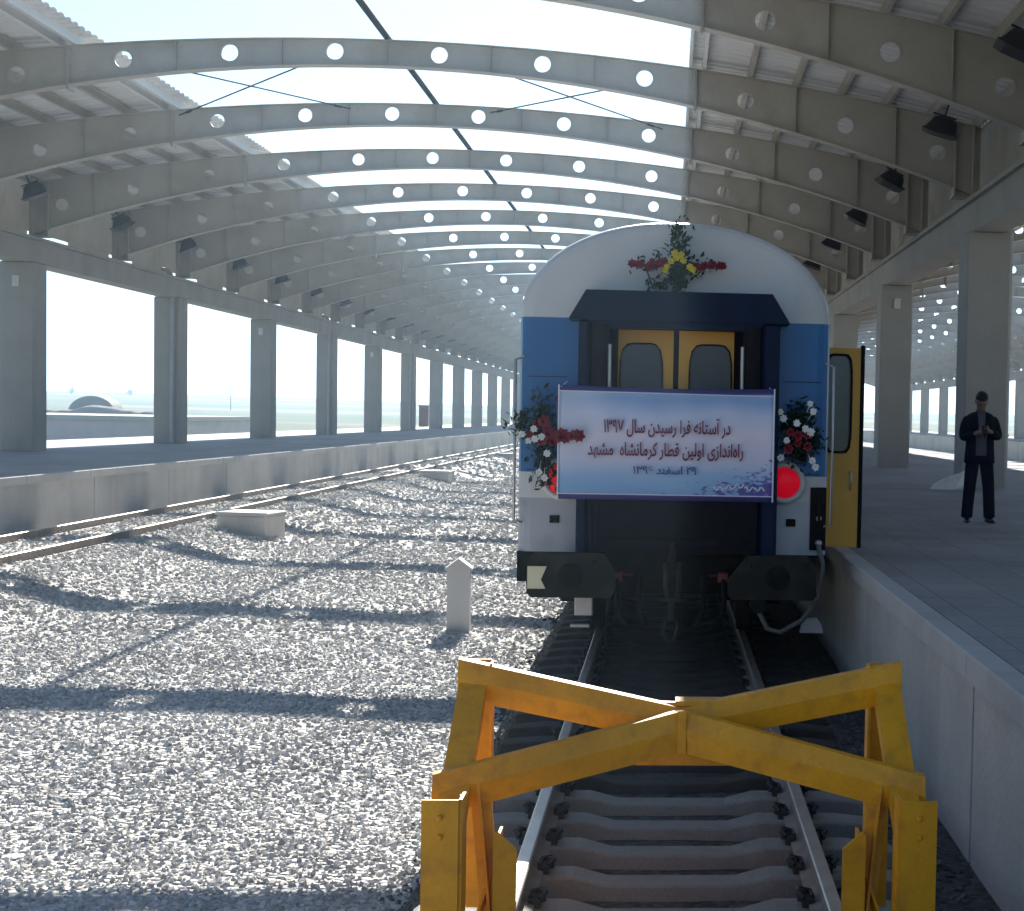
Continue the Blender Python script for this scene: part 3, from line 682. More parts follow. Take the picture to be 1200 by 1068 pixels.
    g = MB(); o2 = [(cx+(x-cx)*1.2, cz+(z-cz)*1.05) for x, z in inn]
    g.loft([[(x,.765,z) for x,z in inn],[(x,.765,z) for x,z in o2],[(x,.78,z) for x,z in o2]], 0, False); g.build('window_gasket', 'rubber', dr)
    g = MB(); g.box(cx-hx, cx+hx, .80, .808, cz-hz, cz+hz); g.build('window_pane', 'doorglass', dr)
    g = MB(); g.bbox(1.83, 1.87, .765, .845, .99, 3.0, .01); g.build('edge_seal', 'rubber', dr)
    g = MB(); g.tube([(1.75,.765,1.75),(1.75,.735,1.72),(1.75,.735,1.60),(1.75,.765,1.57)], .012, 6); g.build('handle', 'metal', dr)
    return t
coach()

# ------------------------------------------------------------------ Persian lettering (letters joined from their contextual forms)
AR = {'ا':('\uFE8D','\uFE8E'),'آ':('\uFE81','\uFE82'),'د':('\uFEA9','\uFEAA'),'ر':('\uFEAD','\uFEAE'),'ز':('\uFEAF','\uFEB0'),'و':('\uFEED','\uFEEE'),
      'ی':('\uFBFC','\uFBFD','\uFBFE','\uFBFF'),'ک':('\uFB8E','\uFB8F','\uFB90','\uFB91'),
      'ت':('\uFE95',),'س':('\uFEB1',),'ش':('\uFEB5',),'ط':('\uFEC1',),'ف':('\uFED1',),'ق':('\uFED5',),'ل':('\uFEDD',),'م':('\uFEE1',),'ن':('\uFEE5',),'ه':('\uFEE9',)}
for k in list(AR):
    if len(AR[k]) == 1: b = ord(AR[k][0]); AR[k] = tuple(chr(b+i) for i in range(4))
def shape(word):
    o = ''
    for i, c in enumerate(word):
        if c not in AR: o += '' if c == '\u200c' else c; continue
        p = i > 0 and len(AR.get(word[i-1], ())) == 4; n_ = i+1 < len(word) and word[i+1] in AR and len(AR[c]) == 4
        o += AR[c][3] if p and n_ else AR[c][1] if p else AR[c][2] if n_ else AR[c][0]
    return o if word[:1] in tuple('۰۱۲۳۴۵۶۷۸۹') else o[::-1]
def visual(line): return ' '.join(shape(wd) for wd in line.split(' ')[::-1])
def lettering(text, x0, x1, zbase, h, y, material, parent, bold=.0):
    cu = bpy.data.curves.new('lettering', 'FONT'); cu.body = visual(text); cu.size = 1; cu.extrude = .004; cu.offset = bold; cu.resolution_u = 3
    tmp = bpy.data.objects.new('lettering', cu); COL.objects.link(tmp)
    dg = bpy.context.evaluated_depsgraph_get(); me = bpy.data.meshes.new_from_object(tmp.evaluated_get(dg)); bpy.data.objects.remove(tmp)
    co = np.zeros(len(me.vertices)*3, np.float32); me.vertices.foreach_get('co', co); co = co.reshape(-1, 3)
    sx = (x1-x0)/(co[:, 0].max()-co[:, 0].min())
    new = np.stack([x0 + (co[:, 0]-co[:, 0].min())*sx, y - co[:, 2], zbase + co[:, 1]*h], -1).astype(np.float32)
    me.vertices.foreach_set('co', new.ravel()); me.update(); me.name = 'lettering'; me.materials.clear(); me.materials.append(M[material])
    o = bpy.data.objects.new('lettering', me); COL.objects.link(o); o.parent = parent; return o

# ------------------------------------------------------------------ banner
def banner():
    t = empty('banner', (0, 13.5, 0), 'pale blue and lilac vinyl banner with maroon Persian lettering across the coach end', 'banner')
    x0, x1, z0, z1 = -1.045, .895, 1.495, 2.525; nx, nz = 48, 20
    def Y(u, v): return -.006*math.sin(u*31+v*2)*v - .007*math.sin(u*11+v*5) - .012*math.sin(math.pi*u)*(v-.5)
    vs = []; fs = []
    for j in range(nz+1):
        for i in range(nx+1):
            u, v = i/nx, j/nz; vs.append((x0+(x1-x0)*u, Y(u, v), z0+(z1-z0)*v - .018*math.sin(math.pi*u)*v))
    for j in range(nz):
        for i in range(nx): a = j*(nx+1)+i; fs.append((a, a+1, a+nx+2, a+nx+1))
    mb = MB(); mb.add(vs, fs, 0, True)
    for k, f in enumerate(mb.f):
        if k//nx in (0, nz-1): mb.m[k] = 1
    o = mb.build('sheet', ['banner', 'bannerhem'], t); me = o.data; uv = me.uv_layers.new(name='UVMap')
    for l in me.loops:
        c = me.vertices[l.vertex_index].co; uv.data[l.index].uv = ((c.x-x0)/(x1-x0), (c.z-z0)/(z1-z0))
    sm = o.modifiers.new('thickness', 'SOLIDIFY'); sm.thickness = .004; sm.offset = 1
    mb = MB(); 
    for x in (x0, x1): mb.tube([(x, -.012, z0), (x, -.012, z1)], .008, 6)
    mb.tube([(x0, -.012, z0+.052), (x1, -.012, z0+.052)], .006, 6); mb.tube([(x0, -.014, z1-.055), (x1, -.014, z1-.07)], .006, 6)
    mb.build('white_edging', 'letter3', t)
    y = -.024
    lettering('در آستانه فرا رسیدن سال ۱۳۹۷', -.64, .50, 2.105, .165, y, 'letter', t, .015)
    lettering('راه\u200cاندازی اولین قطار کرمانشاه  مشهد', -.78, .62, 1.90, .165, y, 'letter', t, .015)
    lettering('۲۹ اسفند ۱۳۹۶', -.37, .20, 1.735, .10, y, 'letter2', t, .015)
    mb = MB()                                                      # small white calligraphic flourish, lower right
    for q in range(5):
        bx = .40 + q*.095; pts = [(bx + .05*s, y, 1.615 + .018*math.sin(s*5+q*1.7) + .012*q*(q < 3)) for s in np.linspace(-.9, .9, 9)]
        mb.tube(pts, .007, 6)
    mb.build('flourish', 'letter3', t)
    mb = MB()
    for xx in (x0+.02, x1-.02):
        mb.tube([(xx, .0, z1-.02), (xx*.96, .12, z1+.03)], .005, 6)
    mb.build('tie_cord', 'letter3', t)
    return t
banner()

# ------------------------------------------------------------------ bouquets
def leaf_cloud(mb, pts, n, spread, size, rnd):
    for _ in range(n):
        c = Vector(rnd.choice(pts)) + Vector((rnd.gauss(0, spread), rnd.gauss(0, spread*.5), rnd.gauss(0, spread)))
        d = Vector((rnd.uniform(-1, 1), rnd.uniform(-1, .3), rnd.uniform(-1, 1))).normalized(); a = d.cross(Vector((rnd.random(), rnd.random(), 1))).normalized()
        L_ = size*rnd.uniform(.6, 1.4); w_ = L_*.22
        mb.add([c, c+d*L_*.5+a*w_, c+d*L_, c+d*L_*.5-a*w_], [(0,1,2,3)])
def flower(mb, c, r, rnd):
    c = Vector(c)
    for ring, (n, rr, up) in enumerate(((7, 1.0, .1), (6, .7, .35), (5, .4, .55))):
        for k in range(n):
            a = 2*math.pi*k/n + ring*.5 + rnd.uniform(-.2, .2); e = Vector((math.cos(a), 0, math.sin(a))); q = Vector((-math.sin(a), 0, math.cos(a)))
            o = Vector((0, -1, 0)); 
            mb.add([c, c+e*r*rr*.55+q*r*rr*.38+o*r*up, c+e*r*rr+o*r*(up+.12), c+e*r*rr*.55-q*r*rr*.38+o*r*up], [(0,1,2,3)])
def bouquet(name, loc, label, spine, leaves, spread, lsize, flowers, seed):
    rnd = random.Random(seed); t = empty(name, loc, label, 'bouquet')
    mb = MB(); leaf_cloud(mb, spine, leaves, spread, lsize, rnd)
    for a, b in zip(spine, spine[1:]): mb.tube([a, b], .008, 5)
    mb.build('foliage', 'leaf', t)
    for kind, m_, pos, r in flowers:
        for p in pos:
            mb = MB(); flower(mb, p, r*rnd.uniform(.85, 1.15), rnd); mb.tube([p, (p[0]*.6, .02, p[2]*.6)], .004, 4); mb.build(kind, m_, t)
    return t
def line(a, b, n): return [tuple(np.array(a)+(np.array(b)-np.array(a))*i/(n-1)) for i in range(n)]
rr_ = random.Random(3)
def jit(ps, s): return [(p[0]+rr_.uniform(-s, s), p[1]+rr_.uniform(-.02, .0), p[2]+rr_.uniform(-s, s)) for p in ps]
bouquet('flower_bouquet', (0, 13.76, 3.64), 'star-shaped bouquet of red and yellow flowers at the top of the coach end',
        line((0,0,.20), (0,-.02,-.24), 9) + line((0,0,-.05), (-.22,0,-.22), 4) + line((-.30,0,0), (.30,0,0), 8) + [(0,-.03,.05),(0,-.03,-.05),(.03,-.03,0),(0,0,.12),(0,0,-.15)]*2 + [(0,-.03,.24),(0,-.03,.30),(0,-.03,.36)], 900, .042, .06,
        [('red_flower', 'redfl', jit(line((.12,-.06,0), (.43,-.04,0), 8), .022) + jit(line((-.12,-.06,0), (-.41,-.04,.0), 8), .025), .042),
         ('yellow_flower', 'yelfl', [(-.10,-.09,-.02),(-.06,-.10,.03),(-.01,-.11,.06),(.03,-.11,.09),(-.03,-.11,.10),(.05,-.10,.04),(.11,-.09,-.02),(.14,-.08,-.04),(-.12,-.08,-.05)], .038)], 1)
bouquet('flower_bouquet', (-1.20, 13.70, 2.05), 'dark leafy bouquet with red and white flowers left of the banner',
        line((-.02,0,.30), (.03,0,-.36), 10) + line((0,0,.05), (.33,-.1,.0), 6) + line((0,0,0), (-.22,0,.12), 4), 1400, .058, .062,
        [('red_flower', 'redfl', jit([(-.06,-.10,.10),(.0,-.11,.12),(.06,-.1,.02),(-.02,-.12,-.03),(.10,-.1,-.05),(-.10,-.1,.02),(.03,-.1,.08)], .02), .055),
         ('red_ribbon_flower', 'redfl', jit(line((.16,-.22,.02), (.32,-.25,.0), 5), .02), .06),
         ('white_flower', 'whtfl', [(-.07,-.15,.07),(-.12,-.13,-.04),(-.06,-.15,-.02),(.0,-.15,.0),(.05,-.13,-.15),(-.02,-.12,-.32),(.03,-.12,-.37),(-.18,-.1,.02)], .034)], 2)
bouquet('flower_bouquet', (1.14, 13.70, 2.08), 'dark leafy bouquet with red and white flowers beside the right tail lamp',
        line((0,0,.24), (0,0,-.17), 9) + line((-.10,0,.1), (.14,0,-.05), 6), 1300, .055, .06,
        [('red_flower', 'redfl', jit([(-.08,-.1,.05),(.0,-.12,.03),(.07,-.1,.06),(-.03,-.1,-.06),(.06,-.1,-.07),(-.1,-.1,-.1)], .02), .05),
         ('white_flower', 'whtfl', [(.09,-.12,.32),(.12,-.12,.25),(-.18,-.1,.24),(-.15,-.1,.18),(-.03,-.14,.14),(.05,-.14,.09),(-.12,-.13,-.02),(-.17,-.1,-.18),(.12,-.12,-.20),(.15,-.12,-.26),(.10,-.14,.06)], .038)], 4)

# ------------------------------------------------------------------ buffer stop
def buffer_stop():
    cx = .025; t = empty('buffer_stop', (cx, 6.6, 0), 'yellow steel buffer stop with crossed beams standing over the near track', 'buffer stop')
    def angle(a, b, w1, w2, name, flip=1, th=.012, up=(0,0,1)):
        mb = MB(); prof = [(0,0),(w1*flip,0),(w1*flip,th),(th*flip,th),(th*flip,w2),(0,w2)]
        mb.beam(a, b, prof, up); return mb
    Yo = 6.6
    def p(x, y, z): return (x, y-Yo, z)
    for s in (-1, 1):
        # front post: angle section, web toward the viewer
        mb = MB(); xo, xi = s*1.065, s*.915
        a, b = sorted((xo, xi)); mb.box(a, b, 6.10-Yo, 6.112-Yo, -.16, .672)
        f0, f1 = sorted((xi, xi-s*.014)); mb.box(f0, f1, 6.112-Yo, 6.24-Yo, -.16, .672); mb.box(f0-.012 if s < 0 else f0, f1 if s < 0 else f1+.012, 6.23-Yo, 6.245-Yo, -.16, .66)
        mb.build('front_post', 'yellow', t)
        # raking leg from the front post up to the head
        mb = MB(); top = Vector(p(s*1.035, 7.08, 1.085)); bot = Vector(p(s*1.06, 6.27, .40))
        wv = Vector((-s, 0, 0)); d = (top-bot).normalized(); nrm = wv.cross(d).normalized()
        if nrm.y > 0: nrm = -nrm
        Wd, F, th = .125, .07, .012
        prof = [(0,0),(Wd,0),(Wd,-F),(Wd-th,-F),(Wd-th,-th),(0,-th)]
        mb.loft([[q + wv*u + nrm*v for u, v in prof] for q in (bot, top)]); mb.build('raking_leg', 'yellow', t)
        # rear post
        mb = MB(); a, b = sorted((s*1.01, s*.90)); mb.box(a, b, 7.09-Yo, 7.102-Yo, -.1, 1.09); q0, q1 = sorted((s*.90, s*.888)); mb.box(q0, q1, 7.0-Yo, 7.10-Yo, -.1, 1.085)
        mb.build('rear_post', 'yellow', t)
        # strut down to the rail and the rail clamp plates
        mb = MB(); mb.beam(p(s*.90, 6.62, .66), p(s*.81, 6.42, .02), [(-.05,-.006),(.05,-.006),(.05,.006),(-.05,.006)], (s,0,0)); mb.beam(p(s*.90, 6.64, .66), p(s*.81, 6.44, .02), [(-.006,-.045),(.006,-.045),(.006,.045),(-.006,.045)], (s,0,0)); mb.build('strut', 'yellow', t)
        mb = MB(); prof = [(s*.80,-.10),(s*.80,.46),(s*.785,.475),(s*.70,.40),(s*.70,-.0),(s*.715,-.10)]
        mb.prism(prof, 6.34-Yo, 6.354-Yo); mb.box(*sorted((s*.80, s*.788)), 6.354-Yo, 6.62-Yo, -.1, .42); mb.build('rail_clamp', 'yellow', t)
        mb = MB(); mb.beam(p(s*.92, 6.2, -.08), p(s*.80, 6.60, .30), [(-.035,-.006),(.035,-.006),(.035,.006),(-.035,.006)], (s,0,0)); mb.build('clamp_brace', 'yellow', t)
        # upper and lower half of the cross
        def half(end, mid, drop_e, drop_m, name):
            mb = MB(); e, m_ = Vector(end), Vector(mid); off = Vector((0, -.045, 0))
            rings = []
            for q, dr in ((e, drop_e), (m_, drop_m)):
                rings.append([q, q+Vector((0,.05,.004)), q+Vector((0,.05,-.008)), q+Vector((0,.012,-.012)), q+off*.5+Vector((0,.012,-dr*.45)), q+off*.2+Vector((0,.012,-dr)),
                              q+off*.2+Vector((0,0,-dr)), q+off*.55+Vector((0,0,-dr*.45))])
            mb.loft(rings); return mb.build(name, 'yellow', t)
        half(p(s*1.045, 7.0, 1.105), p(s*.0, 6.93, .895), .185, .17, 'upper_cross_beam')
        half(p(s*1.085, 6.52, .675), p(s*.0, 6.865, .893), .185, .19, 'lower_cross_beam')
    mb = MB(); mb.bbox(-.215, .315, 6.95-Yo, 7.01-Yo, .62, .915, .008); mb.box(-.03, .20, 6.94-Yo, 7.06-Yo, .905, .925); mb.build('centre_plate', 'yellow', t)
    for x, z in ((-.16,.66),(.26,.66),(-.17,.70),(.27,.70)):
        g = MB(); g.lathe([(.014,.0),(.014,-.014),(.009,-.017)], (x, 6.95-Yo, z), 'y', 6); g.build('bolt', 'galv', t)
    for s in (-1, 1):
        for z in (.08, .2, .52, .60):
            g = MB(); g.lathe([(.013,.0),(.013,-.012),(.008,-.015)], (s*.99, 6.10-Yo, z), 'y', 6); g.build('bolt', 'yellow', t)
    mb = MB(); mb.box(-.02, .02, 6.832-Yo, 6.845-Yo, .70, .90); mb.build('centre_weld_plate', 'yellow', t)
    return t
buffer_stop()

# ------------------------------------------------------------------ ballast furniture
mb = MB(); mb.prism([(-.145,-.25),(.145,-.25),(.145,.75),(.0,.86),(-.145,.75)], -.12, .12)
mp = mb.build('marker_post', 'coping'); mp.location = (-2.72, 19.4, GZ-.02); mp.rotation_euler.z = R(4)
tag(mp, 'short white concrete marker post with a pointed top standing on the ballast', 'marker post')
mbp = MB(); mbp.prism([(-.175,.742),(.175,.742),(.175,.77),(.0,.90),(-.175,.77)], -.15, .15); c = mbp.build('pointed_cap', 'coping', mp)
def manhole(x, y, wd, dp, h, label, rz):
    t = empty('concrete_chamber', (x, y, GZ+.09), label, 'concrete box', 'concrete cable chambers along the ballast', rz)
    mb = MB(); mb.bbox(-wd/2, wd/2, -dp/2, dp/2, -.3, h-.07, .02); mb.build('chamber_wall', 'conc', t)
    mb = MB(); mb.bbox(-wd/2-.03, wd/2+.03, -dp/2-.03, dp/2+.03, h-.066, h, .02); mb.build('cover_slab', 'coping', t)
manhole(-8.52, 31.0, 1.05, .9, .56, 'nearest and largest of the concrete boxes on the ballast by the far track', R(-10))
manhole(-8.64, 56.2, 1.12, .9, .48, 'middle concrete box on the ballast, between a nearer and a farther one', R(-4))
manhole(-8.95, 83.0, .8, .9, .45, 'farthest small concrete box on the ballast, close beside the bouquet in the picture', 0)

# ------------------------------------------------------------------ things on the right platform
mb = MB(); rp = random.Random(5); n = 9; rings = []
for k, (r_, h_) in enumerate(((.30,0),(.27,.10),(.18,.22),(.08,.33),(.02,.38))):
    rings.append([(r_*1.25*math.cos(2*math.pi*i/n)*rp.uniform(.75,1.2)+.10*k, r_*.8*math.sin(2*math.pi*i/n)*rp.uniform(.75,1.2), h_*rp.uniform(.85,1.15)) for i in range(n)])
mb.loft(rings); o = mb.build('plastic_sheeting', 'plastic'); o.location = (5.45, 29.0, PZ)
tag(o, 'crumpled white plastic sheeting heaped at the foot of the column behind the man', 'plastic sheet')

# ------------------------------------------------------------------ the man
def skinned(name, chain_list, material, parent, sub=2, mats=None):
    me = bpy.data.meshes.new(name); vs = []; es = []; rad = []
    idx = {}
    for chain in chain_list:
        prev = None
        for key, co, r in chain:
            if key not in idx:
                idx[key] = len(vs); vs.append(co); rad.append(r if isinstance(r, tuple) else (r, r))
            if prev is not None: es.append((idx[prev], idx[key]))
            prev = key
    me.from_pydata(vs, es, []); o = bpy.data.objects.new(name, me); COL.objects.link(o)
    sk = o.modifiers.new('skin', 'SKIN'); sk.use_smooth_shade = True
    for i, r in enumerate(rad): me.skin_vertices[0].data[i].radius = r
    me.skin_vertices[0].data[0].use_root = True
    ss = o.modifiers.new('sub', 'SUBSURF'); ss.levels = sub; ss.render_levels = sub
    dg = bpy.context.evaluated_depsgraph_get(); m2 = bpy.data.meshes.new_from_object(o.evaluated_get(dg)); bpy.data.objects.remove(o)
    m2.name = name; m2.materials.clear(); m2.materials.append(M[material])
    for p_ in m2.polygons: p_.use_smooth = True
    o = bpy.data.objects.new(name, m2); COL.objects.link(o); o.parent = parent; return o
def ell(mb, rings, n=20, mi=0):
    mb.loft([[(cx+a*math.cos(2*math.pi*k/n), cy+b*math.sin(2*math.pi*k/n), z) for k in range(n)] for cx, cy, z, a, b in rings], mi, True, True)
def man():
    # facing the camera (-y); head bowed toward the phone held in both hands
    t = empty('person', (4.05, 19.45, PZ), 'man in a dark suit standing on the right platform, head bowed over his raised hands', 'person')
    t.scale = (.985, .985, .985)
    hips = ('h', (0,0,.93), (.10,.10))
    bodych = [[hips, ('sp', (0,.0,1.15), (.11,.10)), ('ch', (0,.0,1.36), (.13,.10)), ('nb', (0,.01,1.47), (.075,.07)), ('nk', (0,-.03,1.53), .055)]]
    for s in (-1, 1):
        bodych.append([hips, ('hp%d' % s, (s*.095,0,.88), .085), ('kn%d' % s, (s*.125,-.015,.49), .055), ('an%d' % s, (s*.15,.01,.10), .04)])
        el = (s*.232, -.015, 1.125) if s < 0 else (s*.240, -.035, 1.145); wr = (-.10, -.24, 1.20) if s < 0 else (.09, -.26, 1.22)
        bodych.append([('ch', 0, 0), ('sh%d' % s, (s*.150,.0,1.37), .045), ('el%d' % s, el, .026), ('wr%d' % s, wr, .030)])
        hx = -1 if s > 0 else 1                                        # hands close round the phone at the middle
        bodych.append([('wr%d' % s, 0, 0), ('pa%d' % s, (wr[0]+hx*.05, wr[1]-.03, wr[2]+.02), (.034,.018))])
        for q in range(4):
            bx, bz = wr[0]+hx*.07, wr[2]+.045-q*.019
            bodych.append([('pa%d' % s, 0, 0), ('f%d%d' % (s,q), (bx, wr[1]-.05, bz), .0095), ('g%d%d' % (s,q), (bx+hx*.02, wr[1]-.072+q*.002, bz), .0085), ('t%d%d' % (s,q), (bx+hx*.030, wr[1]-.055, bz-.003), .0075)])
        bodych.append([('pa%d' % s, 0, 0), ('u%d' % s, (wr[0]+hx*.045, wr[1]-.045, wr[2]+.06), .011), ('v%d' % s, (wr[0]+hx*.07, wr[1]-.05, wr[2]+.085), .009)])
    # head as one surface with nose, brow, ears, chin; bowed forward
    body = skinned('body', bodych, 'skin', t)
    hd = MB(); n = 24; rings = []
    prof = [(-.115,.030,.040,-.045),(-.10,.050,.062,-.035),(-.06,.064,.082,-.012),(-.02,.071,.092,0),(.03,.075,.097,.004),(.07,.073,.095,.008),(.10,.058,.078,.01),(.118,.03,.045,.012)]
    for z, a, b, cy in prof:
        ring = []
        for k in range(n):
            th = 2*math.pi*k/n; x, y = a*math.cos(th), cy + b*math.sin(th); f = max(0, -math.sin(th))**14
            if -.05 < z < .02: y -= f*(.024 if z < -.01 else .010)            # nose
            if .0 < z < .05: y -= (f > .0)*max(0, -math.sin(th))**3*.004
            if z == -.06: y -= f*.006
            ring.append((x, y, z))
        rings.append(ring)
    hd.loft(rings, 0, True, True)
    for s in (-1, 1):
        hd.lathe([(.012,-.012),(.026,-.008),(.026,.008),(.012,.012)], (s*.077, .012, -.005), 'x', 10)
        hd.lathe([(.003,-.008),(.012,-.004),(.012,.002),(.004,.006)], (s*.030, -.086, .012), 'y', 8, 1)
    hd.box(-.022, .022, -.094, -.085, -.066, -.060, 2)
    ha = MB(); rings = []
    for z, a, b, cy, in ((-.055,.068,.05,.045),(-.02,.080,.065,.034),(.03,.085,.090,.018),(.07,.083,.104,.010),(.105,.070,.092,.008),(.128,.045,.06,.008),(.136,.015,.02,.008)):
        rings.append([(a*math.cos(2*math.pi*k/n), cy+b*math.sin(2*math.pi*k/n)+(.03*(math.sin(2*math.pi*k/n) < -.2)*(z < .05)), z+.004*math.sin(k*2.3)) for k in range(n)])
    ha.loft(rings, 0, True, True)
    rot = Matrix.Translation((0, -.055, 1.62)) @ Matrix.Rotation(R(34), 4, 'X')
    for q in (hd, ha): q.v = [tuple(rot @ Vector(p_)) for p_ in q.v]
    # one continuous body mesh: head joined into the skinned body
    import bmesh
    bm = bmesh.new(); bm.from_mesh(body.data); tmp = hd.build('head', ['skin', 'hair', 'redfl'], None)
    bm.from_mesh(tmp.data); bm.to_mesh(body.data); bm.free(); bpy.data.objects.remove(tmp)
    body.data.materials.append(M['hair']); body.data.materials.append(M['redfl'])
    ha.build('hair', 'hair', t)
    # trousers
    tr = [[('h', (0,.0,.95), (.135,.115)), ('hp-1', (-.09,0,.86), (.105,.11)), ('kn-1', (-.125,-.015,.49), (.082,.088)), ('cu-1', (-.15,.01,.10), (.072,.085)), ('ce-1', (-.152,.005,.05), (.074,.09))],
          [('h', 0, 0), ('hp1', (.09,0,.86), (.105,.11)), ('kn1', (.128,-.02,.49), (.082,.088)), ('cu1', (.155,.01,.10), (.072,.085)), ('ce1', (.157,.005,.05), (.074,.09))]]
    skinned('trousers', tr, 'trouser', t)
    # jacket: torso shell open at the front, sleeves
    ja = MB(); n = 28; rings = []
    for z, a, b, cy in ((.80,.205,.135,0),(.90,.20,.13,0),(1.0,.192,.125,0),(1.10,.188,.122,0),(1.22,.198,.128,0),(1.34,.212,.130,0),(1.41,.205,.115,.005),(1.455,.15,.095,.012),(1.485,.085,.075,.018)):
        ring = []; op = .32 if z < 1.3 else .42 if z < 1.45 else .7
        for k in range(n+1):
            th = -math.pi/2 + op*(1-.0) + (2*math.pi-2*op)*k/n
            ring.append((a*math.copysign(abs(math.cos(th))**.8, math.cos(th)), cy+b*math.copysign(abs(math.sin(th))**.8, math.sin(th)), z))
        rings.append(ring)
    ja.loft(rings, 0, False, True, False); jo = ja.build('jacket', 'suit', t); sm = jo.modifiers.new('cloth', 'SOLIDIFY'); sm.thickness = .012
    for s in (-1, 1):
        el = (s*.236, -.01, 1.12) if s < 0 else (s*.245, -.03, 1.14); wr = (-.115, -.225, 1.195) if s < 0 else (.105, -.245, 1.215)
        skinned('sleeve', [[('a', (s*.13,.0,1.40), (.072,.08)), ('b', (s*.178,.0,1.355), (.078,.09)), ('c', (s*.212,.0,1.25), (.070,.08)), ('d', el, (.066,.07)), ('e', ((el[0]+wr[0])/2, (el[1]+wr[1])/2, (el[2]+wr[2])/2), (.066,.066)), ('f', wr, (.056,.056))]], 'suit', jo)
        l_ = MB(); l_.add([(s*.03,-.118,1.12),(s*.095,-.125,1.30),(s*.10,-.10,1.43),(s*.06,-.07,1.49),(s*.05,-.10,1.40)], [(0,1,2,3,4)]); lo = l_.build('lapel', 'suit', jo); m_ = lo.modifiers.new('cloth', 'SOLIDIFY'); m_.thickness = .01
    sh = MB(); ell(sh, [(0,-.005,.90,.165,.115),(0,-.005,1.05,.165,.112),(0,-.005,1.2,.175,.114),(0,-.0,1.34,.175,.108),(0,.008,1.43,.13,.085),(0,.0,1.49,.066,.062),(0,-.012,1.52,.060,.060)]); sh.build('shirt', 'shirt', t)
    for s in (-1, 1):
        f = MB(); x = s*.155; rings = []
        for y, a, z1 in ((.10,.036,.06),(.05,.042,.09),(-.02,.042,.085),(-.09,.048,.06),(-.15,.042,.045),(-.185,.022,.03)):
            rings.append([(x+s*(-y*.12)+a*math.cos(q), y, max(0, z1*(.5+.5*math.sin(q)))) for q in np.linspace(0, 2*math.pi, 13)[:-1]])
        f.loft(rings, 0, True, True); f.build('shoe', 'shoe', t)
    return t
man()
mb = MB(); mb.bbox(-.036, .036, -.005, .005, -.07, .07, .004); ph = mb.build('mobile_phone', 'dark'); ph.location = (4.04, 19.45-.33, PZ+1.225); ph.rotation_euler = (R(-35), 0, 0)
tag(ph, 'small dark phone held in both hands of the man in the suit', 'phone')

# ------------------------------------------------------------------ beyond the left platform
t = empty('flat_roofed_shed', (0,0,0), 'long low pinkish flat-roofed shed beyond the left platform', 'shed')
mb = MB(); mb.box(-78, -38.9, 118, 142, -.8, 1.1); mb.build('wall', 'plaster', t)
mb = MB(); mb.box(-78.2, -38.7, 117.7, 142.2, 1.1, 1.42); mb.build('roof', 'roofslab', t)
mb = MB(); mb.box(-39.6, -38.86, 117.93, 118.2, -.5, .9); mb.build('doorway', 'dark', t)
def vault():
    mb = MB(); n = 20; r = 2.6
    mb.loft([[(r*math.cos(math.pi*i/n), y, r*.78*math.sin(math.pi*i/n)) for i in range(n+1)] for y in (0, 3)], 0, True, True)
    o = mb.build('arched_shed', 'dome'); o.location = (-64.6, 172, 1.2); mb = MB(); mb.box(-r, r, .1, 2.9, -2, .01); mb.build('base_wall', 'bank', o)
    return tag(o, 'dark arched shed rising behind the low pinkish shed', 'shed')
vault()
mb = MB(); rp = random.Random(9); n = 40; rings = [[], [], [], []]
for i in range(n+1):
    x = -82 + 29*i/n; h = 1.9 + .3*math.sin(i*.5) + rp.uniform(-.12, .12); h *= min(1, (n-i)/6+.3)
    for q, (dy, hh) in enumerate(((-3, -1), (-.8, h*.9), (.8, h), (4, -1))): rings[q].append((x, dy, hh))
mb.loft(rings, 0, False, True, False); o = mb.build('earth_bank', 'bank'); o.location = (0, 166, 0); tag(o, 'long dark earth bank behind the low pinkish shed', 'earth bank')
def mast():
    t = empty('lattice_mast', (-25.4, 150, -.75), 'thin grey lattice mast standing beyond the left platform', 'mast')
    h = 9.3; mb = MB()
    for sx in (-1, 1):
        for sy in (-1, 1): mb.tube([(sx*.22, sy*.22, 0), (sx*.16, sy*.16, h)], .035, 5)
    mb.build('leg_frame', 'galv', t); mb = MB()
    for i in range(13):
        z0, z1 = i*h/13, (i+1)*h/13; s = 1 if i % 2 else -1
        for sy in (-1, 1): mb.tube([(-s*.21, sy*.21, z0), (s*.21, sy*.21, z1)], .02, 4)
        mb.tube([(-.21,-.21,z1),(.21,-.21,z1)], .02, 4)
    mb.build('bracing', 'galv', t); return t
mast()
t = empty('electrical_cabinet', (-21.2, 131, PZ), 'dark red cabinet standing on the far end of the left platform', 'cabinet')
mb = MB(); mb.bbox(-.38, .38, -.3, .3, 0, 1.75, .02); mb.build('cabinet_body', 'cabinet', t); mb = MB(); mb.bbox(-.43, .43, -.35, .35, 1.752, 1.85, .02); mb.build('cabinet_roof', 'dark', t)
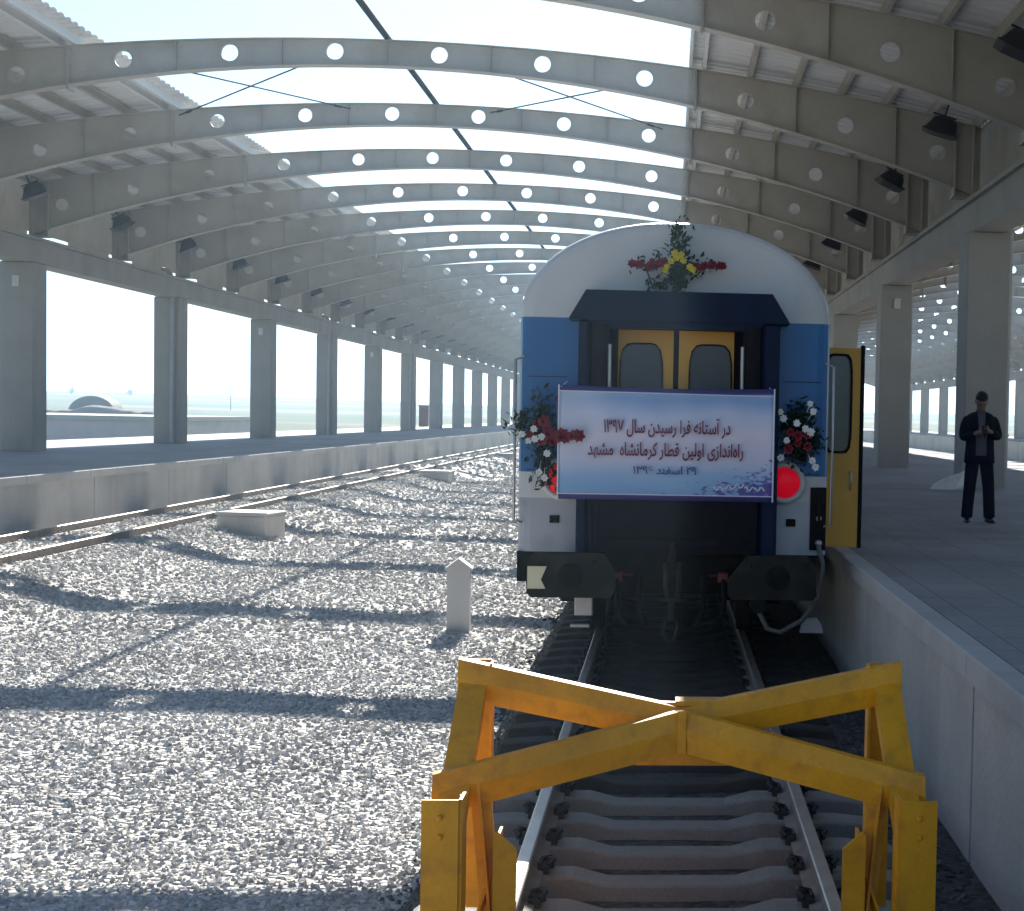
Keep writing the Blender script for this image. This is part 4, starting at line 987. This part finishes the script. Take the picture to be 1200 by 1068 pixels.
for i, (x, y, h) in enumerate(((-68, 205, 8.5), (-96, 335, 9), (-150, 520, 9))):
    t = empty('utility_pole', (x, y, -.9), ('nearest thin utility pole in the field beyond the left platform', 'utility pole in the middle distance of the field', 'farthest tiny utility pole in the field')[i], 'utility pole', 'utility poles in the field')
    mb = MB(); mb.tube([(0,0,0),(0,0,h)], [.13,.08], 8); mb.build('pole', 'bark', t); mb = MB(); mb.box(-.9, .9, -.05, .05, h-.6, h-.48); mb.build('crossarm', 'bark', t)
def tree(x, y, z, h, label, seed):
    t = empty('field_tree', (x, y, z), label, 'tree', 'small trees on the horizon'); rnd = random.Random(seed)
    mb = MB(); mb.tube([(0,0,0),(.1,0,h*.4),(0,.1,h*.7)], [.3,.2,.08], 7)
    for a in range(5): mb.tube([(.08,0,h*.35),(math.cos(a*1.3)*h*.2, math.sin(a*1.3)*h*.2, h*.65)], [.12,.04], 5)
    mb.build('trunk', 'bark', t); mb = MB()
    cl = [(rnd.gauss(0,h*.2), rnd.gauss(0,h*.2), h*(.62+rnd.gauss(0,.13))) for _ in range(16)]
    leaf_cloud(mb, cl, 900, h*.07, h*.08, rnd); mb.build('crown', 'crown', t)
tree(-194, 500, 4.6, 3.4, 'left one of two tiny trees on the horizon beyond the left platform', 1)
tree(-179, 511, 4.7, 3.7, 'right one of two tiny trees on the horizon beyond the left platform', 2)

# ------------------------------------------------------------------ air between the camera and the far things
mb = MB(); mb.box(-3500, 3500, -3500, 3560, -1.9, 60); hz = mb.build('haze', 'steel'); hz['kind'] = 'stuff'
hm = bpy.data.materials.new('haze_air'); hm.use_nodes = True; n_ = hm.node_tree.nodes; n_.remove(n_['Principled BSDF'])
pv = n_.new('ShaderNodeVolumePrincipled'); pv.inputs['Color'].default_value = (.52, .76, 1.0, 1); pv.inputs['Density'].default_value = .00095
pv.inputs['Anisotropy'].default_value = .55
hm.node_tree.links.new(pv.outputs[0], n_['Material Output'].inputs['Volume']); hz.data.materials.clear(); hz.data.materials.append(hm)
